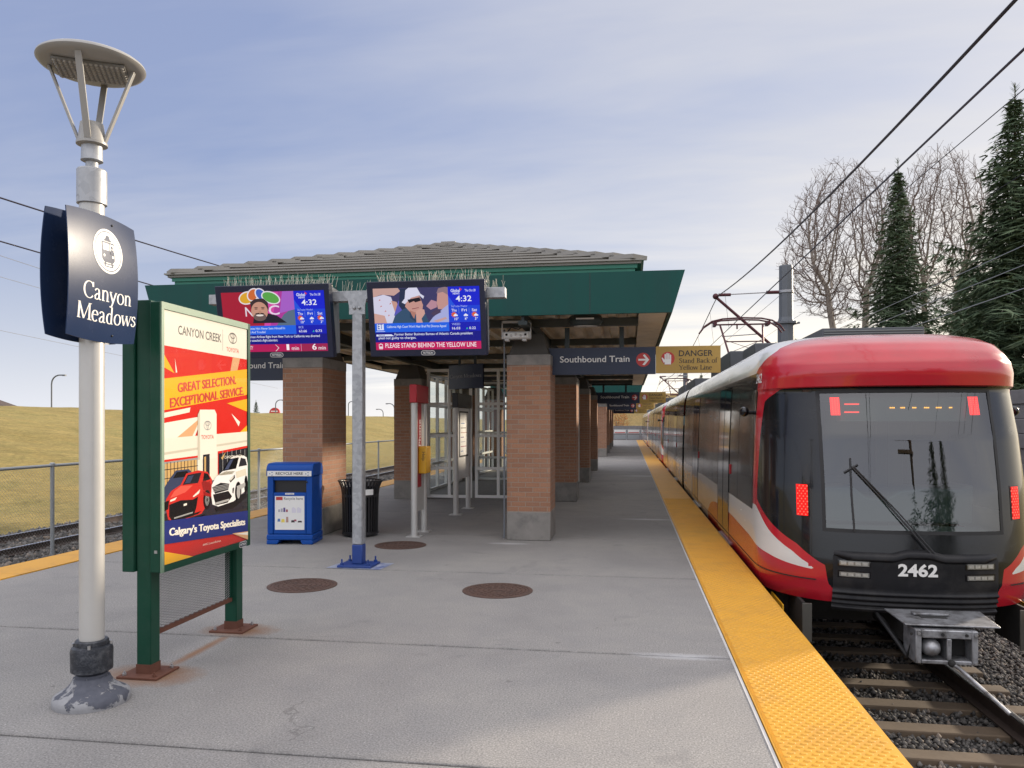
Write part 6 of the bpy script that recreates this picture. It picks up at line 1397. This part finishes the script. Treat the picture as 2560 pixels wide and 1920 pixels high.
mw = thing('overhead_wire', 'thick sagging black messenger wire, uppermost of the wires crossing the top right corner', 'wire', (2.56, -12, 4.6), 'overhead wires')
MB().tube([(2.56, y, sagz(y, SP, 5.36, .90)) for y in Ys], .014, m_wire, 6).build('messenger', mw)
for y in (-3.5, 21.4, 25.2, 29.5, 34, 43, 52, 61, 66):
    MB().tube([(2.56, y, sagz(y, SP, 5.36, .90)), (2.67, y, 4.225)], .004, m_wire, 4).build('dropper', mw)
wire('straight black contact wire just under the thick sagging wire, touching the pantograph', [(2.69, -12, 4.215), (2.69, 102, 4.215)], .0105)
def wire2(label, X, k, y0=1.5, y1=110, r=.008, m=m_wire, sag=0.0):
    pts = [(X, y0 + (y1 - y0) * i / 16, EYE + k * X - sag * (1 - (i / 8 - 1) ** 2)) for i in range(17)]; return wire(label, pts, r, m)
wire2('thin dark feeder wire, third from the top where wires leave the right edge', 5.6, .855, r=.008)
wire2('thin dark wire crossing the tall spruce below the feeder wire', 6.6, .64, r=.006)
wire2('pale wire crossing the lower spruce branches, uppermost of three pale strands', 8.0, .455, r=.010, m=m_wireal)
wire2('pale wire crossing the lower spruce branches, middle of three pale strands', 8.0, .405, r=.010, m=m_wireal)
wire2('pale wire crossing the lower spruce branches just above the train roof, lowest strand', 8.0, .345, r=.012, m=m_wireal)
SPL = [(-25, 21), (21, 67), (67, 113)]
wire('upper black wire at the left edge passing behind the station name sign', [(-8.8, y, sagz(y, SPL, 5.35, .70)) for y in [4 + 2 * i for i in range(52)]], .013)
wire('second black wire at the left edge passing below the first behind the name sign', [(-8.75, 3, 4.20), (-8.75, 110, 4.20)], .011)
for i, ((a, b_), (c, d), lab) in enumerate((((0, 639), (98, 671), 'thin grey utility wire at the left edge just under the two black wires'), ((0, 692), (98, 720), 'thin grey utility wire at the left edge midway down the name sign'), ((0, 826), (312, 891), 'lowest thin grey utility wire crossing behind the lamp post below the name sign'))):
    p, q = atX(a, b_, -24 - 4 * i), atX(c, d, -24 - 4 * i); dd = q - p; wire(lab, [p - dd * 3.0, p, q, q + dd * 2.2], .011, m_wireal)

# ---------------------------------------------------------------- noise wall on the right
nw = MB()
for k in range(13):
    z0 = -1.2 + k * .265; y = 13.6; j = 0
    while y < 70:
        e = y + 3.2; nw.box(6.9 + .012 * ((k * 7 + j) % 3), 7.15, y + .006, e - .006, z0 + .007, z0 + .258, m_wallc); y = e; j += 1
nw.box(6.93, 7.12, 13.6, 70, -1.2, 2.22, m_edge)
tag(nw.build('noise_wall', at=(7, 38, -1.2), bevel=.008), 'grey stacked concrete plank wall behind the train at the right edge', 'wall')

# ---------------------------------------------------------------- trees
def bare_tree(name, label, x, y, zb, crown, n_att, seed, stems=2, step=.24, r_tip=.0055, group=None):
    """limbs grow towards points spread through the crown; thickness follows the number of twigs carried"""
    r = random.Random(seed); S = thing(name, label, 'tree', (x, y, zb), group); (cx, cy, cz), (rx, ry, rz) = crown
    A = []
    while len(A) < n_att:
        p = Vector((r.uniform(-1, 1), r.uniform(-1, 1), r.uniform(-1, 1)))
        if .25 < p.length < 1 + .10 * noise.noise(p * 2.3): A.append(Vector((cx + p.x * rx, cy + p.y * ry, cz + p.z * rz * (1.0 if p.z > 0 else .8))))
    P = []; par = []; D0 = []
    for k in range(stems):
        q = Vector((x + .28 * (k - (stems - 1) / 2), y, zb)); aim = Vector((cx + rx * .5 * (k - (stems - 1) / 2), cy, cz - rz * .35)); prev = -1; h = (aim - q).length; m_ = int(h / step)
        for i in range(m_):
            t = i / m_; P.append(q.lerp(aim, t) + Vector((.16 * math.sin(t * 5 + k * 2) + .22 * (k - .5) * math.sin(t * 3.1), .15 * math.sin(t * 4 + k), 0)) * min(1, t * 2)); par.append(prev); prev = len(P) - 1
    from mathutils import kdtree
    kill, infl = step * 1.2, 2.2; nk = {}
    for it in range(90):
        kd = kdtree.KDTree(len(P))
        for i, p in enumerate(P): kd.insert(p, i)
        kd.balance(); acc = {}; keep = []
        for q in A:
            c, i, d = kd.find(q)
            if d < kill: continue
            keep.append(q)
            if d < infl and nk.get(i, 0) < 3: acc.setdefault(i, Vector()); acc[i] += (q - P[i]).normalized()
        if not acc or len(P) > 12000: break
        A = keep
        for i, v in acc.items():
            if v.length < .05 or nk.get(i, 0) >= 3: continue
            nk[i] = nk.get(i, 0) + 1
            d = (v.normalized() + Vector((r.gauss(0, .13), r.gauss(0, .13), r.gauss(0, .10) + .12))).normalized(); P.append(P[i] + d * step); par.append(i)
    n0 = len(P)
    for i in range(n0):     # short twigs along the outer shoots
        q = Vector(((P[i].x - cx) / rx, (P[i].y - cy) / ry, (P[i].z - cz) / rz)).length
        if q > .40 and r.random() < .9:
            for k in range(r.choice((2, 2, 3))):
                d = (P[i] - P[par[i]]).normalized() if par[i] >= 0 else Vector((0, 0, 1)); d = (d + Vector((r.gauss(0, .5), r.gauss(0, .5), r.gauss(0, .3) + .35))).normalized(); P.append(P[i] + d * step * r.uniform(.9, 2.2)); par.append(i)
                if r.random() < .6: m_ = len(P) - 1; d = (d + Vector((r.gauss(0, .5), r.gauss(0, .5), .3))).normalized(); P.append(P[m_].lerp(P[i], .4) + d * step * r.uniform(.6, 1.2)); par.append(m_)
    n = len(P); area = [0.0] * n; has = [False] * n
    for i in range(n - 1, -1, -1):
        if area[i] == 0: area[i] = r_tip ** 2.4
        if par[i] >= 0: area[par[i]] += area[i]; has[par[i]] = True
    rad = [min(.24, a_ ** (1 / 2.4)) for a_ in area]; tk, cr = MB(), MB()
    for i in range(n):
        j = par[i]
        if j < 0: continue
        big = rad[i] > .035
        (tk if big else cr).tube([P[j], P[i]], [min(rad[j], rad[i] * 1.35), rad[i]], m_bark if big else m_twig, 7 if rad[i] > .08 else (5 if big else 3), caps=False)
    tk.build('trunk', S); cr.build('crown', S); return S
def spruce(name, label, x, y, zb, H, Rb, seed, fine=1.0, group=None, bare=.06):
    r = np.random.default_rng(seed); S = thing(name, label, 'tree', (x, y, zb), group)
    MB().tube([(x, y, zb), (x + .02, y, zb + H * .5), (x, y, zb + H + .36)], [H * .016, H * .009, .008], m_bark2, 8).build('trunk', S)
    V = []; F = []
    def tri(a, b_, c): i = len(V); V.extend((a, b_, c)); F.append((i, i + 1, i + 2))
    z = zb + H * bare; up = np.array((0, 0, 1.))
    while z < zb + H * .985:
        t = (z - zb) / H; rad = Rb * (1 - t) ** .93; nb = max(5, int(13 - 6 * t)); a0 = r.uniform(0, 6.28)
        for k in range(nb):
            aa = a0 + 6.283 * k / nb; ln = rad * r.uniform(.60, 1.06) * (1.0 + .55 * noise.noise(Vector((math.cos(aa) * 1.3 + seed, math.sin(aa) * 1.3, z * .75)))) * (1.25 if r.random() < .10 else 1) + .10 * (1 - t) + .02; a = a0 + 6.283 * k / nb + r.uniform(-.3, .3); d = np.array((math.cos(a), math.sin(a), 0.)); side = np.array((-math.sin(a), math.cos(a), 0.))
            droop = lerp(-.42, .55, t) + r.uniform(-.12, .12); ns = max(4, int(ln / (.085 / fine)))
            for s in range(ns):
                u = (s + r.uniform(.2, 1)) / ns; p = np.array((x, y, z)) + d * ln * u + up * (droop * ln * u + .30 * ln * u * u * .6); p = p + r.normal(0, .03, 3)
                w_ = (.46 * (1 - u * .55) * min(1, ln / 1.2) + .13)
                for e in (-1, 1):
                    q = side * e * r.uniform(.7, 1.2) + d * r.uniform(.35, .9) + up * r.uniform(-.65, .18); q = q / np.linalg.norm(q); wd = np.cross(q, up + r.normal(0, .5, 3)); wd = wd / (np.linalg.norm(wd) + 1e-6)
                    L_ = w_ * r.uniform(.7, 1.3); h = .020 + .018 * r.random()
                    tri(p - wd * h, p + wd * h, p + q * L_); m_ = p + q * L_ * .45; q2 = q + side * e * .7 + up * r.uniform(-.5, .1); tri(m_ - wd * h * .8, m_ + wd * h * .8, m_ + q2 * L_ * .45)
                    q3 = q - side * e * .8 + d * .4 + up * r.uniform(-.6, 0); tri(m_ - wd * h * .8, m_ + wd * h * .8, m_ + q3 * L_ * .42)
        z += max(.13, .25 * (1 - t * .5)) / (fine ** .3)
    top = np.array((x, y, zb + H))
    for k in range(60):
        a = 6.28 * k / 14; p = top + up * (.32 - r.uniform(.0, 1.0)); q = np.array((math.cos(a) * .14, math.sin(a) * .14, .12)); tri(p - np.array((.012, 0, 0)), p + np.array((.012, 0, 0)), p + q)
    npmesh('crown', np.array(V), np.array(F), m_needle, S); return S
GZ = -0.75
spruce('spruce_tree', 'narrow dark spruce standing between the two bare trees', 9.76, 30, GZ, 11.75, 2.35, 11, 1.0)
spruce('spruce_tree', 'tallest broad spruce filling the right edge of the photo', 10.05, 22, GZ, 11.0, 2.9, 12, 1.15)
spruce('spruce_tree', 'shorter spruce half hidden between the narrow spruce and the tallest one', 13.6, 34, GZ, 8.6, 2.9, 13)
spruce('spruce_tree', 'low spruce behind the train roof below the tallest spruce', 11.6, 27.5, GZ, 7.4, 2.6, 15)
spruce('small_conifer', 'tiny distant conifer tip left of the grey mast, above the train roof', 12.0, 66, GZ, 8.7, 1.7, 16, .6)
spruce('small_conifer', 'tiny distant conifer tip touching the grey mast above the train roof', 14.4, 70, GZ, 9.4, 1.9, 17, .6)
spruce('small_conifer', 'small distant conifer above the second car roof below the DANGER board', 8.9, 98, GZ, 8.5, 2.0, 18, .6)
spruce('small_conifer', 'tiny lone conifer on the crest of the grass slope left of the brick column', *(lambda p: (p.x, p.y))(atY(640, 1030, 120)), 1.6, 3.6, .8, 19, .6)
bare_tree('bare_tree', 'large spreading leafless tree left of the narrow spruce', 10.75, 37.5, GZ, ((9.95, 37.5, 9.5), (2.9, 2.9, 4.2)), 4200, 21, 2)
bare_tree('bare_tree', 'leafless tree rising behind between the narrow spruce and the tallest spruce', 14.3, 38, GZ, ((14.2, 38, 9.9), (2.4, 2.5, 4.3)), 3600, 22, 2)
bare_tree('bare_bush', 'small leafless bush beside the mast above the red train nose', 12.2, 46, GZ, ((12.0, 46, 4.2), (2.2, 1.8, 2.6)), 700, 23, 3, .28)
# autumn bush on the far bank
m_orange = mat('autumn_leaf_orange', (.40, .15, .03), .8, var=.35, vs=3)
ab = thing('autumn_bush', 'orange autumn bush on the bank beyond the platform end', 'bush', (-1.2, 100, -.2))
b = MB(); rr = random.Random(8)
for k in range(10): b.tube([(-1.2, 100, -.2), (-1.2 + rr.uniform(-.8, .8), 100 + rr.uniform(-.6, .6), 1.6 + rr.uniform(0, 1.6))], [.05, .01], m_twig, 4)
b.build('stem', ab); V = []; F = []
for k in range(900):
    h = rr.random(); a = rr.uniform(0, 6.28); q = rr.random() ** .5 * (1.25 - .9 * abs(h - .45)); p = Vector((-1.2 + q * math.cos(a), 100 + q * math.sin(a), .2 + h * 3.2)); s_ = .09
    i = len(V); V += [p, p + Vector((rr.uniform(-s_, s_), rr.uniform(-s_, s_), s_)), p + Vector((s_, rr.uniform(-s_, s_), rr.uniform(-s_, s_)))]; F.append((i, i + 1, i + 2))
npmesh('foliage', np.array([tuple(v) for v in V]), np.array(F), m_orange, ab)

# ---------------------------------------------------------------- left fence, street lamps, far things
def chain():
    m, t, b = newmat('chain_link_wire'); v = texco(t); s = N(t, 'ShaderNodeSeparateXYZ'); t.links.new(v, s.inputs[0])
    hz = M(t, 'ADD', s.outputs[0], s.outputs[1])
    def ln(e):
        q = M(t, 'MULTIPLY', M(t, 'ADD', hz, M(t, 'MULTIPLY', s.outputs[2], e)), 1 / .075); f = M(t, 'FRACT', q); return M(t, 'LESS_THAN', M(t, 'MINIMUM', f, M(t, 'SUBTRACT', 1.0, f)), .042)
    a = M(t, 'MAXIMUM', ln(1.0), ln(-1.0)); t.links.new(a, b.inputs['Alpha']); b.inputs['Base Color'].default_value = (.34, .35, .35, 1); b.inputs['Metallic'].default_value = .5; b.inputs['Roughness'].default_value = .5; return m
m_chain = chain(); m_fpost = mat('fence_galvanised', (.33, .35, .36), .5, .3, var=.12)
fe = thing('chain_link_fence', 'galvanised chain link fence between the left platform edge and the freight track', 'fence', (-11.3, 13.7, -1.15))
y = 13.7 - 2.87 * 4; posts = []
while y < 75: posts.append(y); y += 2.87
for y in posts: MB().lathe(-11.3, y, [(.038, -1.15), (.038, .80), (.05, .80), (.05, .845), (.03, .86)], m_fpost, 10).build('post', fe)
MB().tube([(-11.3, posts[0], .80), (-11.3, posts[-1], .80)], .030, m_fpost, 8).build('rail', fe)
MB().add([(-11.27, posts[0], -1.12), (-11.27, posts[-1], -1.12), (-11.27, posts[-1], .78), (-11.27, posts[0], .78)], [(0, 1, 2, 3)], m_chain).build('mesh', fe)
def street_lamp(label, px, ptop, ax, Y, arm2=False):
    p = atY(px, ptop, Y); e = atY(ax, ptop, Y); S = thing('street_lamp', label, 'street lamp', (p.x, p.y, 1.0), 'street lamps beyond the grass slope')
    dx = e.x - p.x; zt = p.z; rr_ = abs(dx) * .7
    pts = [(p.x, p.y, 1.0), (p.x, p.y, zt - rr_)] + [(p.x + dx * .7 * (1 - math.cos(R(t))), p.y, zt - rr_ + rr_ * math.sin(R(t))) for t in (20, 40, 60, 80, 90)] + [(e.x, p.y, zt)]
    MB().tube(pts, .085, m_mast, 6).build('pole', S); MB().box(min(e.x, e.x + dx * .25), max(e.x, e.x + dx * .25), p.y - .15, p.y + .15, zt - .12, zt + .06, m_mast).build('lamp_head', S)
    return S
street_lamp('tall curved street lamp on the slope crest just left of the pale lamp post', 129, 938, 157, 85)
street_lamp('curved street lamp at the right end of the crest, seen between the brick columns', 986, 1009, 969, 130)
street_lamp('shorter curved street lamp left of the one at the right end of the crest', 958, 1023, 944, 150)
street_lamp('curved street lamp on the crest touching the red domed sign', 689, 1000, 705, 130)
street_lamp('straight street lamp on the crest just right of the left brick column', 871, 1004, 882, 140)
p = atY(686, 1036, 150); rs_ = thing('roadside_sign', 'red half round sign on a white base on the slope crest', 'sign', (p.x, p.y, 1.4))
q = [(1.15 * math.cos(R(t)), 1.15 * math.sin(R(t))) for t in range(0, 181, 12)]
MB().prism(q, (p.x, p.y, p.z + .25), (1, 0, 0), (0, 0, 1), m_redsign, .4).build('panel', rs_); b = MB(); b.box(p.x - 1.3, p.x + 1.3, p.y + .05, p.y + .35, p.z + .0, p.z + .249, m_white); b.box(p.x - 1.0, p.x - .7, p.y + .1, p.y + .3, 1.3, p.z, m_white); b.box(p.x + .7, p.x + 1.0, p.y + .1, p.y + .3, 1.3, p.z, m_white); b.box(p.x - .75, p.x + .75, p.y - .02, p.y - .004, p.z + .55, p.z + .75, m_white); b.build('base', rs_)
hs = thing('house', 'house roof peeping over the slope at the left edge', 'house', (-76, 78, 1.5))
MB().box(-82, -73.5, 74, 84, 1.2, 3.0, mat('house_wall', (.30, .24, .18), .9)).build('wall', hs)
b = MB(); b.hexa([(-83, 73, 3.0), (-72.5, 73, 3.0), (-72.5, 85, 3.0), (-83, 85, 3.0)], [(-79.5, 76.5, 5.0), (-76, 76.5, 5.0), (-76, 81.5, 5.0), (-79.5, 81.5, 5.0)], mat('house_roof', (.075, .055, .048), .9)); b.build('roof', hs)
# barrier at the end of the platform
be = thing('end_barrier', 'grey railing with white and red boards closing the far end of the platform', 'railing', (-2, 78, -.3))
b = MB()
for i in range(9): b.box(-7 + i * 1.35, -6.93 + i * 1.35, 78, 78.07, -1.0, 1.05, m_fpost)
for z in (.15, .62, 1.02): b.box(-7, 4.0, 78.01, 78.06, z - .03, z + .03, m_fpost)
b.build('frame', be)
for i in range(8):
    q = MB(); x = -6.85 + i * 1.35; q.box(x, x + 1.15, 77.96, 77.99, .62, .98, m_white); q.box(x + .05, x + 1.10, 77.95, 77.958, .66, .74, m_redsign); q.box(x, x + 1.15, 77.96, 77.99, .05, .48, m_fpost); q.build('board', be)
o = MB().box(-8, 8, 86, 86.4, -1.4, 1.35, m_wallc).build('retaining_wall', at=(0, 86, -1.4)); tag(o, 'low pale retaining wall beyond the railing at the platform end', 'wall')
# behind the camera, mirrored in the windscreen
up_ = thing('utility_pole', 'wooden utility pole with two cross arms mirrored in the train windscreen', 'utility pole', (8.2, -9, -1))
MB().tube([(8.2, -9, -1), (8.3, -9, 9.0)], [.16, .11], m_bark2, 8).build('post', up_)
for z, w_ in ((8.6, 1.1), (7.6, 1.0)): b = MB(); b.box(8.3 - w_, 8.3 + w_, -8.85, -8.74, z - .06, z + .06, m_bark2); b.build('cross_arm', up_)
for i, (x, y, h) in enumerate(((11.0, -9, 9.2), (9.0, -11, 6.0), (14.5, -12, 11))):
    spruce('spruce_tree', ('spruce mirrored at the right of the train windscreen', 'low spruce mirrored under the utility pole in the windscreen', 'tall spruce behind the camera, mirrored far right in the windscreen')[i], x, y, GZ, h, 1.0 + h * .17, 31 + i, .5)
